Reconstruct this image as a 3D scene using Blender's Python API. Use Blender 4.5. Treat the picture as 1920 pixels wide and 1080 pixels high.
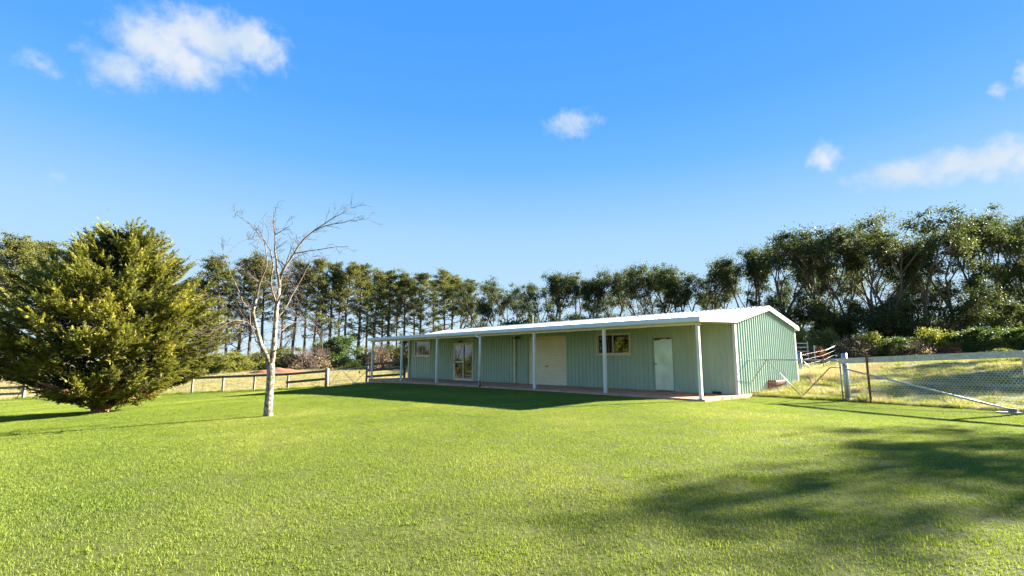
import bpy, math, random
import numpy as np
from mathutils import Vector, Matrix

# ------------------------------------------------------------------ scene
for o in list(bpy.data.objects):
    bpy.data.objects.remove(o)
SC = bpy.context.scene
COL = SC.collection
R = math.radians
SUN_AZ, SUN_EL = R(69), R(23.5)
CAM_Z, PITCH, FPX = 1.157, 0.1454, 912.7

cam = bpy.data.cameras.new('camera')
cam.sensor_width = 36
cam.lens = 36 * FPX / 1920
cam.clip_end = 9000
co = bpy.data.objects.new('camera', cam)
COL.objects.link(co)
co.location = (0, 0, CAM_Z)
co.rotation_euler = (math.pi / 2 + PITCH, 0, 0)
SC.camera = co

SC.view_settings.view_transform = 'Standard'
SC.view_settings.look = 'None'
SC.view_settings.gamma = 1
SC.view_settings.use_curve_mapping = False
SC.view_settings.exposure = 2.72
SC.cycles.max_bounces = 6
SC.cycles.diffuse_bounces = 4
SC.cycles.glossy_bounces = 2
SC.cycles.transmission_bounces = 3
SC.cycles.transparent_max_bounces = 8
SC.cycles.caustics_reflective = False
SC.cycles.caustics_refractive = False
SC.render.resolution_x, SC.render.resolution_y = 1024, 576


def ray(px, py):
    u = (px - 960) / FPX
    v = (540 - py) / FPX
    c, s = math.cos(PITCH), math.sin(PITCH)
    return u, c - v * s, s + v * c


def at(px, py, Y):
    """photo pixel + distance in metres -> world point"""
    r = ray(px, py)
    t = Y / r[1]
    return Vector((r[0] * t, Y, CAM_Z + r[2] * t))


def gx(px, Y):
    return (px - 960) / FPX * Y * 1.006


# ---- node helpers
class NT:
    def __init__(self, tree):
        self.t = tree
        self.t.nodes.clear()

    def n(self, typ, **kw):
        nd = self.t.nodes.new(typ)
        for k, v in kw.items():
            if k.startswith('i_'):
                nd.inputs[k[2:].replace('_', ' ')].default_value = v
            else:
                setattr(nd, k, v)
        return nd

    def l(self, a, b):
        self.t.links.new(a, b)

    def m(self, op, a, b=None, clamp=False):
        nd = self.t.nodes.new('ShaderNodeMath')
        nd.operation = op
        nd.use_clamp = clamp
        for i, x in enumerate((a, b)):
            if x is None:
                continue
            if isinstance(x, (int, float)):
                nd.inputs[i].default_value = x
            else:
                self.l(x, nd.inputs[i])
        return nd.outputs[0]

    def mixc(self, f, a, b, blend='MIX'):
        nd = self.t.nodes.new('ShaderNodeMix')
        nd.data_type = 'RGBA'
        nd.blend_type = blend
        for s, x in (('Factor', f), ('A', a), ('B', b)):
            sock = [q for q in nd.inputs if q.name == s and q.enabled and (q.type == 'RGBA' or s == 'Factor')][0]
            if isinstance(x, (int, float)):
                sock.default_value = x
            elif isinstance(x, (tuple, list)):
                sock.default_value = (*x[:3], 1)
            else:
                self.l(x, sock)
        return [q for q in nd.outputs if q.type == 'RGBA'][0]

    def ramp(self, f, stops):
        nd = self.t.nodes.new('ShaderNodeValToRGB')
        cr = nd.color_ramp
        while len(cr.elements) < len(stops):
            cr.elements.new(0.5)
        for e, (p, c) in zip(cr.elements, stops):
            e.position = p
            e.color = (*c, 1) if isinstance(c, (tuple, list)) else (c, c, c, 1)
        self.l(f, nd.inputs[0])
        return nd.outputs[0]

    def noise(self, vec, scale, detail=4, rough=0.55, dist=0.0):
        nd = self.n('ShaderNodeTexNoise')
        nd.inputs['Scale'].default_value = scale
        nd.inputs['Detail'].default_value = detail
        nd.inputs['Roughness'].default_value = rough
        nd.inputs['Distortion'].default_value = dist
        if vec is not None:
            self.l(vec, nd.inputs['Vector'])
        return nd.outputs[0]

    def mapping(self, vec, scale=(1, 1, 1), rot=(0, 0, 0), loc=(0, 0, 0)):
        nd = self.n('ShaderNodeMapping')
        nd.inputs['Scale'].default_value = scale
        nd.inputs['Rotation'].default_value = rot
        nd.inputs['Location'].default_value = loc
        self.l(vec, nd.inputs['Vector'])
        return nd.outputs[0]


# ---- world: Nishita sky with a few small fair-weather clouds at infinity
def build_world():
    w = bpy.data.worlds.new('World')
    SC.world = w
    w.use_nodes = True
    t = NT(w.node_tree)
    sky = t.n('ShaderNodeTexSky', sky_type='NISHITA')
    sky.sun_disc = False
    sky.sun_elevation = SUN_EL
    sky.sun_rotation = SUN_AZ
    sky.altitude = 600
    sky.air_density = 1.0
    sky.dust_density = 0.35
    sky.ozone_density = 2.2
    # even out the brightness of the whole dome a little (same everywhere), keep the hue
    hsv = t.n('ShaderNodeSeparateColor', mode='HSV')
    t.l(t.mixc(1.0, sky.outputs[0], (.80, .97, 1.22), 'MULTIPLY'), hsv.inputs[0])
    V = t.m('MULTIPLY', t.m('POWER', t.m('MULTIPLY', hsv.outputs[2], 1 / 3.5), .10), 1.75)
    S = t.m('MULTIPLY', t.m('POWER', hsv.outputs[1], 1.45), 1.12, clamp=True)
    hs = t.n('ShaderNodeCombineColor', mode='HSV')
    t.l(hsv.outputs[0], hs.inputs[0])
    t.l(S, hs.inputs[1])
    t.l(V, hs.inputs[2])
    tc = t.n('ShaderNodeTexCoord')
    d = tc.outputs['Generated']
    sep = t.n('ShaderNodeSeparateXYZ')
    t.l(d, sep.inputs[0])
    az = t.m('ARCTAN2', sep.outputs[0], sep.outputs[1])
    el = t.m('ARCSINE', sep.outputs[2])
    # clear-air gradient by elevation, the same in every direction, tempers the glare of the Nishita model
    K = 1.25
    gr = t.ramp(t.m('MAXIMUM', sep.outputs[2], 0.0), [(0.0, (.66, .86, 1.0)), (.12, (.56, .80, 1.0)), (.239, (.43, .72, 1.0)), (.375, (.165, .505, 1.0)), (.47, (.095, .41, 1.0)), (.60, (.062, .35, 1.0)), (1.0, (.03, .24, .85))])
    gv = t.n('ShaderNodeVectorMath', operation='SCALE')
    gv.inputs['Scale'].default_value = K
    t.l(gr, gv.inputs[0])
    skyc = t.mixc(.9, hs.outputs[0], gv.outputs[0])
    # warp
    nz = t.n('ShaderNodeTexNoise')
    nz.inputs['Scale'].default_value = 16
    nz.inputs['Detail'].default_value = 7
    nz.inputs['Roughness'].default_value = 0.6
    t.l(d, nz.inputs['Vector'])
    sw = t.n('ShaderNodeSeparateColor')
    t.l(nz.outputs['Color'], sw.inputs[0])
    az = t.m('ADD', az, t.m('MULTIPLY', t.m('SUBTRACT', sw.outputs[0], .5), .07))
    el = t.m('ADD', el, t.m('MULTIPLY', t.m('SUBTRACT', sw.outputs[1], .5), .06))
    fb = t.noise(d, 34, 6, .62)
    # (x, y, half width, half height, strength) in degrees of sky
    blobs = []
    for px, py, rx, ry, k in [(300, 88, 95, 66, 1), (225, 132, 75, 40, .78), (400, 78, 95, 52, 1), (470, 88, 75, 44, .95), (345, 118, 110, 46, .9),
                              (1068, 230, 52, 24, .62), (60, 114, 42, 20, .45), (1700, 318, 85, 30, .95), (1790, 312, 100, 30, .95),
                              (1880, 296, 60, 44, 1), (1630, 325, 45, 16, .55), (1548, 300, 24, 30, .75), (1870, 176, 22, 15, .55),
                              (1921, 134, 24, 28, .8), (112, 335, 22, 14, .3), (1960, 300, 70, 40, .9), (-330, 250, 190, 60, .9),
                              (-200, 262, 120, 42, .8), (2480, 120, 160, 60, .9), (2350, 130, 110, 40, .8)]:
        r = ray(px, py)
        L = math.sqrt(r[0] ** 2 + r[1] ** 2 + r[2] ** 2)
        a0 = math.atan2(r[0], r[1])
        e0 = math.asin(r[2] / L)
        blobs.append((a0, e0, rx / FPX / (1 + r[0] ** 2) ** .75, ry / FPX / (L ** 1.3), k))
    tot = None
    for a0, e0, ra, re, k in blobs:
        dx = t.m('MULTIPLY', t.m('SUBTRACT', az, a0), 1 / ra)
        dy = t.m('MULTIPLY', t.m('SUBTRACT', el, e0), 1 / re)
        q = t.m('SQRT', t.m('ADD', t.m('MULTIPLY', dx, dx), t.m('MULTIPLY', dy, dy)))
        v = t.m('MULTIPLY', t.m('SUBTRACT', 1.25, q), k)
        tot = v if tot is None else t.m('SMOOTH_MAX', tot, v)
    for nd in w.node_tree.nodes:
        if nd.type == 'MATH' and nd.operation == 'SMOOTH_MAX':
            nd.inputs[2].default_value = .25
    dens = t.m('ADD', tot, t.m('MULTIPLY', t.m('SUBTRACT', fb, .52), 1.5))
    mr = t.n('ShaderNodeMapRange', interpolation_type='SMOOTHSTEP')
    mr.inputs['From Min'].default_value = -.12
    mr.inputs['From Max'].default_value = 1.08
    mr.inputs['To Max'].default_value = .93
    t.l(dens, mr.inputs['Value'])
    body = t.noise(d, 9, 4, .5)
    cc = t.ramp(body, [(.36, (.78, .97, 1.16)), (.6, (1.05, 1.12, 1.2))])
    col = t.mixc(mr.outputs[0], skyc, cc)
    bg = t.n('ShaderNodeBackground')
    bg.inputs['Strength'].default_value = 0.12
    t.l(col, bg.inputs['Color'])
    out = t.n('ShaderNodeOutputWorld')
    t.l(bg.outputs[0], out.inputs[0])


build_world()

sl = bpy.data.lights.new('sun', 'SUN')
sl.energy = 5.0
sl.angle = R(0.55)
sl.color = (1, .93, .80)
so = bpy.data.objects.new('sun', sl)
COL.objects.link(so)
SUNV = Vector((math.sin(SUN_AZ) * math.cos(SUN_EL), math.cos(SUN_AZ) * math.cos(SUN_EL), math.sin(SUN_EL)))
so.rotation_euler = SUNV.to_track_quat('Z', 'Y').to_euler()
so.location = (40, 20, 30)

# ------------------------------------------------------------------ materials
MATS = {}


def simple(name, base, rough=.6, metal=0, var=.12, scale=6, stretch=(1, 1, 1), bump=0.0, dirt=None, dirt_amt=.35, spec=.4):
    m = bpy.data.materials.new(name)
    m.use_nodes = True
    t = NT(m.node_tree)
    tc = t.n('ShaderNodeTexCoord')
    v = t.mapping(tc.outputs['Object'], stretch)
    n = t.noise(v, scale, 5, .6)
    lo = tuple(c * (1 - var) for c in base)
    hi = tuple(min(1, c * (1 + var)) for c in base)
    c = t.ramp(n, [(.3, lo), (.7, hi)])
    if dirt:
        n2 = t.noise(t.mapping(tc.outputs['Object'], stretch, loc=(3.1, 7.7, 1.3)), scale * .37, 6, .65)
        k = t.ramp(n2, [(.45, 0.0), (.72, dirt_amt)])
        c = t.mixc(k, c, dirt)
    p = t.n('ShaderNodeBsdfPrincipled')
    p.inputs['Roughness'].default_value = rough
    p.inputs['Metallic'].default_value = metal
    p.inputs['Specular IOR Level'].default_value = spec
    t.l(c, p.inputs['Base Color'])
    if bump:
        b = t.n('ShaderNodeBump')
        b.inputs['Strength'].default_value = bump
        b.inputs['Distance'].default_value = .01
        t.l(n, b.inputs['Height'])
        t.l(b.outputs[0], p.inputs['Normal'])
    o = t.n('ShaderNodeOutputMaterial')
    t.l(p.outputs[0], o.inputs[0])
    MATS[name] = m
    return m


def leaf_mat(name, dark, light, trans=.4, tip=None, patch=.5, spec=.25, rough=.55):
    """leaf colour varies from leaf to leaf (attribute rnd) and from patch to patch"""
    m = bpy.data.materials.new(name)
    m.use_nodes = True
    t = NT(m.node_tree)
    at_ = t.n('ShaderNodeAttribute', attribute_name='rnd')
    geo = t.n('ShaderNodeNewGeometry')
    n = t.noise(geo.outputs['Position'], patch, 3, .5)
    f = t.m('ADD', t.m('MULTIPLY', at_.outputs['Fac'], .65), t.m('MULTIPLY', t.m('SUBTRACT', n, .32), 1.0), clamp=True)
    c = t.ramp(f, [(0.05, dark), (.8, light)] + ([(.93, tip)] if tip else []))
    p = t.n('ShaderNodeBsdfPrincipled')
    p.inputs['Roughness'].default_value = rough
    p.inputs['Specular IOR Level'].default_value = spec
    t.l(c, p.inputs['Base Color'])
    tr = t.n('ShaderNodeBsdfTranslucent')
    c2 = t.mixc(1.0, c, (1.0, 1.0, .55), 'MULTIPLY')
    t.l(c2, tr.inputs['Color'])
    mx = t.n('ShaderNodeMixShader')
    mx.inputs[0].default_value = trans
    t.l(p.outputs[0], mx.inputs[1])
    t.l(tr.outputs[0], mx.inputs[2])
    o = t.n('ShaderNodeOutputMaterial')
    t.l(mx.outputs[0], o.inputs[0])
    MATS[name] = m
    return m


def glass_mat():
    m = bpy.data.materials.new('window_glass')
    m.use_nodes = True
    t = NT(m.node_tree)
    fr = t.n('ShaderNodeFresnel')
    fr.inputs['IOR'].default_value = 1.7
    k = t.m('ADD', t.m('MULTIPLY', fr.outputs[0], 1.2), .08, clamp=True)
    tr = t.n('ShaderNodeBsdfTransparent')
    tr.inputs[0].default_value = (.55, .6, .6, 1)
    gl = t.n('ShaderNodeBsdfGlossy')
    gl.inputs['Roughness'].default_value = .015
    mx = t.n('ShaderNodeMixShader')
    t.l(k, mx.inputs[0])
    t.l(tr.outputs[0], mx.inputs[1])
    t.l(gl.outputs[0], mx.inputs[2])
    o = t.n('ShaderNodeOutputMaterial')
    t.l(mx.outputs[0], o.inputs[0])
    MATS['glass'] = m


glass_mat()
simple('green_steel', (.345, .475, .375), .42, 0, .10, 2.2, (1, 1, .35), dirt=(.33, .41, .30), dirt_amt=.4, spec=.5)
simple('white_steel', (.66, .69, .66), .38, 0, .05, 1.5, dirt=(.55, .58, .52), dirt_amt=.35)
simple('roof_steel', (.40, .45, .45), .36, 0, .05, .8, (1, 1, 1), dirt=(.33, .37, .36), dirt_amt=.4)
simple('cream_paint', (.80, .70, .46), .5, 0, .07, 3, dirt=(.45, .36, .22), dirt_amt=.3)
simple('white_post', (.80, .77, .67), .45, 0, .07, 4, (1, 1, .3), dirt=(.52, .42, .30), dirt_amt=.4)
simple('roller_cream', (.84, .77, .58), .45, 0, .05, 3, dirt=(.66, .58, .42), dirt_amt=.3)
simple('slab_red', (.55, .27, .155), .85, 0, .25, 3, bump=.3, dirt=(.62, .36, .22), dirt_amt=.6)
simple('galv_sheet', (.50, .62, .60), .34, .75, .12, 2.0, (1, 1, .6), dirt=(.42, .46, .43), dirt_amt=.5)
simple('galv_pipe', (.36, .38, .39), .42, .6, .15, 7, dirt=(.35, .33, .30), dirt_amt=.4)
simple('galv_rusty', (.40, .33, .27), .6, .35, .25, 9, dirt=(.22, .10, .05), dirt_amt=.8)
simple('alum_cream', (.62, .58, .46), .4, .2, .05, 4)
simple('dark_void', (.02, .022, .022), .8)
simple('black_plastic', (.02, .02, .022), .35)
simple('lamp_metal', (.10, .10, .10), .35, .5)
simple('rust', (.20, .075, .040), .8, .1, .3, 9, bump=.3, dirt=(.09, .035, .02), dirt_amt=.6)
simple('timber_grey', (.58, .53, .42), .8, 0, .25, 5, (1, 6, 6), bump=.4, dirt=(.30, .26, .20), dirt_amt=.7)
simple('timber_dark', (.14, .105, .075), .85, 0, .3, 6, (5, 5, 1), bump=.5, dirt=(.06, .045, .035), dirt_amt=.6)
simple('timber_pale', (.27, .235, .185), .8, 0, .2, 6, (5, 5, 1), bump=.4, dirt=(.14, .115, .09), dirt_amt=.6)
simple('concrete', (.46, .41, .34), .85, 0, .15, 8, bump=.3)
simple('bark_pine', (.10, .078, .062), .9, 0, .3, 3, (3, 3, 1), bump=.6)
simple('bark_gum', (.085, .066, .052), .85, 0, .35, 1.6, (3, 3, .7), bump=.4, dirt=(.17, .14, .11), dirt_amt=.6)
def lichen_bark():
    m = bpy.data.materials.new('bark_pale')
    m.use_nodes = True
    t = NT(m.node_tree)
    tc = t.n('ShaderNodeTexCoord')
    v = t.mapping(tc.outputs['Object'], (1, 1, .6))
    n1 = t.noise(v, 14, 6, .7)
    n2 = t.noise(v, 5, 4, .6)
    c = t.ramp(n1, [(.38, (.065, .048, .036)), (.47, (.15, .12, .09)), (.54, (.34, .31, .24)), (.7, (.44, .42, .34))])
    c = t.mixc(t.ramp(n2, [(.5, 0.0), (.66, .65)]), c, (.17, .115, .075))
    p = t.n('ShaderNodeBsdfPrincipled')
    p.inputs['Roughness'].default_value = .9
    p.inputs['Specular IOR Level'].default_value = .1
    t.l(c, p.inputs['Base Color'])
    bp_ = t.n('ShaderNodeBump')
    bp_.inputs['Strength'].default_value = .9
    bp_.inputs['Distance'].default_value = .012
    t.l(n1, bp_.inputs['Height'])
    t.l(bp_.outputs[0], p.inputs['Normal'])
    o = t.n('ShaderNodeOutputMaterial')
    t.l(p.outputs[0], o.inputs[0])
    MATS['bark_pale'] = m


lichen_bark()
simple('bark_twig', (.10, .075, .058), .85, 0, .3, 4, spec=.1)
simple('bark_limb', (.20, .165, .125), .9, 0, .4, 9, dirt=(.08, .06, .045), dirt_amt=.8, spec=.1)
simple('bark_red', (.26, .12, .07), .85, 0, .3, 4, (3, 3, 1), bump=.5)
simple('wire', (.62, .63, .62), .45, .2)
simple('soil_red', (.34, .13, .06), .95, 0, .25, 2, bump=.5)
simple('blue_paint', (.13, .19, .24), .5, 0, .15)
simple('white_sign', (.75, .75, .80), .5)
simple('orange_plastic', (.75, .22, .10), .5)
simple('brick_red', (.42, .15, .08), .85, 0, .2, 8)
simple('tin_grey', (.42, .44, .45), .5, .3)

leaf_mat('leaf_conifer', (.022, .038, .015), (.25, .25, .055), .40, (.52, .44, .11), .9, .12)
leaf_mat('leaf_conifer_shade', (.014, .020, .009), (.05, .06, .018), .2)  # darker leaf green that carries the shade inside the crown
leaf_mat('leaf_pine', (.038, .055, .020), (.19, .19, .055), .42, None, .35, .10)
leaf_mat('leaf_gum', (.028, .044, .026), (.11, .13, .05), .42, (.16, .13, .05), .30, .08)
leaf_mat('leaf_shrub', (.10, .12, .026), (.29, .29, .07), .5, None, .6)
leaf_mat('leaf_olive', (.09, .105, .03), (.28, .27, .075), .5, None, .6)
leaf_mat('leaf_deep', (.035, .065, .024), (.12, .18, .05), .45, None, .6)
leaf_mat('leaf_dry', (.26, .18, .12), (.55, .41, .29), .4, None, .6)
leaf_mat('leaf_red', (.24, .08, .05), (.50, .22, .13), .4, None, .8)
leaf_mat('grass_lawn', (.090, .160, .020), (.285, .335, .052), .48, (.50, .45, .17), .28, .2, .55)
leaf_mat('grass_rough', (.13, .17, .030), (.34, .34, .075), .46, (.46, .38, .18), .45, .25, .6)
leaf_mat('grass_straw', (.30, .25, .13), (.52, .42, .25), .4, None, .5)
leaf_mat('grass_field', (.22, .22, .07), (.42, .37, .17), .4, None, .3)


def ground_mat(name, cols, scale, soil=None):
    m = bpy.data.materials.new(name)
    m.use_nodes = True
    t = NT(m.node_tree)
    geo = t.n('ShaderNodeNewGeometry')
    P = geo.outputs['Position']
    n1 = t.noise(P, scale, 5, .6)
    n2 = t.noise(P, scale * 30, 3, .6)
    f = t.m('ADD', t.m('MULTIPLY', n1, .6), t.m('MULTIPLY', n2, .4))
    c = t.ramp(f, cols)
    if soil:
        n3 = t.noise(t.mapping(P, loc=(5, 2, 0)), .35, 4, .6)
        c = t.mixc(t.ramp(n3, [(.55, 0.0), (.7, .8)]), c, soil)
    p = t.n('ShaderNodeBsdfPrincipled')
    p.inputs['Roughness'].default_value = .95
    p.inputs['Specular IOR Level'].default_value = .1
    t.l(c, p.inputs['Base Color'])
    b = t.n('ShaderNodeBump')
    b.inputs['Strength'].default_value = .5
    b.inputs['Distance'].default_value = .03
    t.l(n2, b.inputs['Height'])
    t.l(b.outputs[0], p.inputs['Normal'])
    o = t.n('ShaderNodeOutputMaterial')
    t.l(p.outputs[0], o.inputs[0])
    MATS[name] = m


ground_mat('lawn_soil', [(.3, (.05, .065, .014)), (.7, (.13, .135, .035))], .5)
ground_mat('paddock_soil', [(.3, (.13, .12, .04)), (.5, (.20, .20, .06)), (.7, (.27, .21, .11))], .22, soil=(.22, .13, .08))


# ------------------------------------------------------------------ mesh builder
class MB:
    def __init__(self):
        self.v, self.f, self.r = [], [], []
        self.n = 0

    def add(self, verts, faces, rnd=None):
        verts = np.asarray(verts, float).reshape(-1, 3)
        self.v.append(verts)
        self.f += [tuple(int(i) + self.n for i in q) for q in faces]
        self.r.append(np.full(len(verts), .5) if rnd is None else rnd)
        self.n += len(verts)
        return self

    def box(self, lo, hi):
        (a, b, c), (d, e, f) = lo, hi
        return self.add([(a, b, c), (d, b, c), (d, e, c), (a, e, c), (a, b, f), (d, b, f), (d, e, f), (a, e, f)],
                        [(0, 3, 2, 1), (4, 5, 6, 7), (0, 1, 5, 4), (1, 2, 6, 5), (2, 3, 7, 6), (3, 0, 4, 7)])

    def bar(self, p, q, w, h, up=(0, 0, 1)):
        """rectangular bar from p to q, h along up, w across"""
        p, q, up = Vector(p), Vector(q), Vector(up)
        d = (q - p).normalized()
        s = d.cross(up).normalized()
        u = s.cross(d).normalized()
        vs = []
        for c in (p, q):
            for i, j in ((-1, -1), (1, -1), (1, 1), (-1, 1)):
                vs.append(c + s * i * w / 2 + u * j * h / 2)
        return self.add([tuple(x) for x in vs], [(3, 2, 1, 0), (4, 5, 6, 7), (0, 1, 5, 4), (1, 2, 6, 5), (2, 3, 7, 6), (3, 0, 4, 7)])

    def tube(self, pts, rad, n=6, cap=True):
        pts = [Vector(p) for p in pts]
        if isinstance(rad, (int, float)):
            rad = [rad] * len(pts)
        vs, prev = [], None
        for i, p in enumerate(pts):
            d = (pts[min(i + 1, len(pts) - 1)] - pts[max(i - 1, 0)])
            d = d.normalized() if d.length > 1e-9 else Vector((0, 0, 1))
            if prev is None:
                a = Vector((0, 0, 1)) if abs(d.z) < .9 else Vector((1, 0, 0))
                s = d.cross(a).normalized()
            else:
                s = (prev - d * prev.dot(d))
                s = s.normalized() if s.length > 1e-6 else d.orthogonal().normalized()
            prev = s
            u = d.cross(s)
            for k in range(n):
                an = 2 * math.pi * k / n
                vs.append(tuple(p + (s * math.cos(an) + u * math.sin(an)) * rad[i]))
        fs = []
        for i in range(len(pts) - 1):
            for k in range(n):
                k2 = (k + 1) % n
                fs.append((i * n + k, i * n + k2, (i + 1) * n + k2, (i + 1) * n + k))
        if cap:
            fs.append(tuple(range(n - 1, -1, -1)))
            fs.append(tuple((len(pts) - 1) * n + k for k in range(n)))
        return self.add(vs, fs)

    def build(self, name, mat, parent=None, smooth=False):
        me = bpy.data.meshes.new(name)
        v = np.concatenate(self.v) if self.v else np.zeros((0, 3))
        me.from_pydata(v.tolist(), [], self.f)
        at_ = me.attributes.new('rnd', 'FLOAT', 'POINT')
        at_.data.foreach_set('value', np.concatenate(self.r).astype(np.float32))
        me.materials.append(MATS[mat])
        if smooth:
            me.polygons.foreach_set('use_smooth', [True] * len(me.polygons))
        return link(name, me, parent)


def link(name, me, parent=None):
    o = bpy.data.objects.new(name, me)
    COL.objects.link(o)
    if parent is not None:
        o.parent = parent
    return o


def leaf_mesh(name, pos, d, up, ln, wd, rnd, mat, fold=.0):
    """many rhombic leaves in one mesh: pos base points, d directions, up normals"""
    pos, d, up = (np.asarray(x, float) for x in (pos, d, up))
    n = len(pos)
    d = d / (np.linalg.norm(d, axis=1, keepdims=True) + 1e-9)
    s = np.cross(d, up)
    s /= np.linalg.norm(s, axis=1, keepdims=True) + 1e-9
    u = np.cross(s, d)
    ln = np.broadcast_to(ln, (n,))[:, None]
    wd = np.broadcast_to(wd, (n,))[:, None]
    v = np.empty((n, 4, 3))
    v[:, 0] = pos
    v[:, 1] = pos + d * ln * .45 + s * wd * .5 + u * wd * fold
    v[:, 2] = pos + d * ln
    v[:, 3] = pos + d * ln * .45 - s * wd * .5 + u * wd * fold
    me = bpy.data.meshes.new(name)
    me.vertices.add(n * 4)
    me.vertices.foreach_set('co', v.reshape(-1).astype(np.float32))
    me.loops.add(n * 4)
    me.loops.foreach_set('vertex_index', np.arange(n * 4, dtype=np.int32))
    me.polygons.add(n)
    me.polygons.foreach_set('loop_start', np.arange(0, n * 4, 4, dtype=np.int32))
    try:
        me.polygons.foreach_set('loop_total', np.full(n, 4, dtype=np.int32))
    except Exception:
        pass
    a = me.attributes.new('rnd', 'FLOAT', 'POINT')
    a.data.foreach_set('value', np.repeat(np.broadcast_to(rnd, (n,)), 4).astype(np.float32))
    me.materials.append(MATS[mat])
    me.update(calc_edges=True)
    me.validate()
    return me


def empty(name, loc=(0, 0, 0), rz=0.0):
    o = bpy.data.objects.new(name, None)
    COL.objects.link(o)
    o.location = loc
    o.rotation_euler = (0, 0, rz)
    o.empty_display_size = .3
    return o


def tag(o, label, cat, group=None, kind=None):
    o['label'] = label
    if cat:
        o['category'] = cat
    if group:
        o['group'] = group
    if kind:
        o['kind'] = kind
    return o


ORD = ['zeroth', 'first', 'second', 'third', 'fourth', 'fifth', 'sixth', 'seventh', 'eighth', 'ninth', 'tenth', 'eleventh', 'twelfth',
       'thirteenth', 'fourteenth', 'fifteenth', 'sixteenth', 'seventeenth', 'eighteenth', 'nineteenth', 'twentieth', 'twenty-first',
       'twenty-second', 'twenty-third', 'twenty-fourth', 'twenty-fifth', 'twenty-sixth', 'twenty-seventh', 'twenty-eighth',
       'twenty-ninth', 'thirtieth']

# ------------------------------------------------------------------ terrain
CP = np.array([
    (3, 3, -.12), (-3.5, 3.5, -.18), (0, -10, -.1), (0, 12, -.10), (2, 8, -.12), (5.6, 14, -.06), (1, 18.5, -.08), (-3, 23, -.12), (-8.35, 29, -.22),
    (-6.3, 12.9, -.32), (-12, 5, -.55), (-15, 18.2, -.78), (-10, 19, -.42), (-14.3, 26, -.80), (-12, 32.1, -.63), (-14.2, 32.2, -.76), (-18.3, 32.2, -.92),
    (-22, 32.2, -1.08), (-33, 34, -1.48), (-30, 15, -1.3), (-45, 40, -1.8), (-50, 15, -2.0),
    (7.9, 17.2, -.08), (10.1, 15, -.12), (11.3, 13.2, -.10), (12.6, 11.2, -.08), (10, 4, -.05), (20, 0, 0), (8, 9, -.10),
    (12.3, 21.0, .38), (10.5, 17.7, .02), (13.5, 18, .25), (15.5, 26.5, .22), (17, 16, .28), (22, 22, .75), (26, 27, 1.0), (20, 33, .8), (33, 37, 1.35), (24, 40, 1.2),
    (40, 22, 1.3), (30, 10, .7), (14, 34, .5), (5, 40, .2), (0, 28, 0), (6, 24, .05),
    (-8, 45, -.1), (-25, 48, -.12), (-30, 62, .15), (0, 70, .3), (-8, 36, -.35), (-48, 55, -.7), (10, 62, .7), (45, 45, 1.6),
    (-80, 0, -2.2), (-80, 80, -.5), (0, 120, .4), (80, 80, 1.8), (80, 0, 1.6), (0, -60, -.3), (-60, -50, -1.5), (60, -50, .8), (-150, 100, 0), (150, 100, 1), (0, 200, 0)], float)


def _phi(r2):
    return r2 * np.log(r2 + 1e-6) * .5


def _solve():
    n = len(CP)
    d2 = ((CP[:, None, :2] - CP[None, :, :2]) ** 2).sum(-1)
    A = np.zeros((n + 3, n + 3))
    A[:n, :n] = _phi(d2) + np.eye(n) * 6.0
    A[:n, n] = A[n, :n] = 1
    A[:n, n + 1:] = CP[:, :2]
    A[n + 1:, :n] = CP[:, :2].T
    return np.linalg.solve(A, np.concatenate([CP[:, 2], [0, 0, 0]]))


TW = _solve()


def terr(x, y):
    x = np.atleast_1d(np.asarray(x, float)).ravel()
    y = np.atleast_1d(np.asarray(y, float)).ravel()
    out = np.empty(len(x))
    for s in range(0, len(x), 20000):
        xs, ys = x[s:s + 20000], y[s:s + 20000]
        d2 = (xs[:, None] - CP[None, :, 0]) ** 2 + (ys[:, None] - CP[None, :, 1]) ** 2
        z = _phi(d2) @ TW[:-3] + TW[-3] + TW[-2] * xs + TW[-1] * ys
        r = np.hypot(xs, ys)
        k = np.clip((r - 90) / 90, 0, 1)
        k = k * k * (3 - 2 * k)
        out[s:s + 20000] = z * (1 - k) + (-.5) * k
    return out


def T(x, y):
    return float(terr(x, y)[0])


# shed frame (local x along the front towards the near end, local y into the building)
SH = Vector((5.593, 14.605, 0))
SH_ROT = -(math.pi / 2 - .7471)
SX = Vector((.6795, -.7337, 0))
SY = Vector((.7337, .6795, 0))
L_, D_, W_ = 20.52, 2.49, 5.85


def sh(x, y, z=0):
    return SH + SX * x + SY * y + Vector((0, 0, z))


# lawn back edge
EDGE = [(-60, 36.5), (-33, 33.7), (-22, 32.1), (-12, 31.9), (-9.0, 30.2), (-8.0, 29.3)] + \
       [tuple(sh(x, 1.2)[:2]) for x in (-19.5, -10, -1)] + [(7.6, 16.9), (8.0, 16.95), (10.1, 14.9), (11.3, 13.05), (12.7, 11.0), (20, 0), (26, -9)]
EX = np.array([e[0] for e in EDGE])
EY = np.array([e[1] for e in EDGE])


def back_edge(x):
    return np.interp(x, EX, EY)


def grid_mesh(name, X, Y, Z, mat):
    nr, nc = X.shape
    v = np.stack([X, Y, Z], -1).reshape(-1, 3)
    i = np.arange(nr * nc).reshape(nr, nc)
    f = np.stack([i[:-1, :-1], i[:-1, 1:], i[1:, 1:], i[1:, :-1]], -1).reshape(-1, 4)
    me = bpy.data.meshes.new(name)
    me.from_pydata(v.tolist(), [], f.tolist())
    me.materials.append(MATS[mat])
    me.polygons.foreach_set('use_smooth', [True] * len(me.polygons))
    return me


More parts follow.
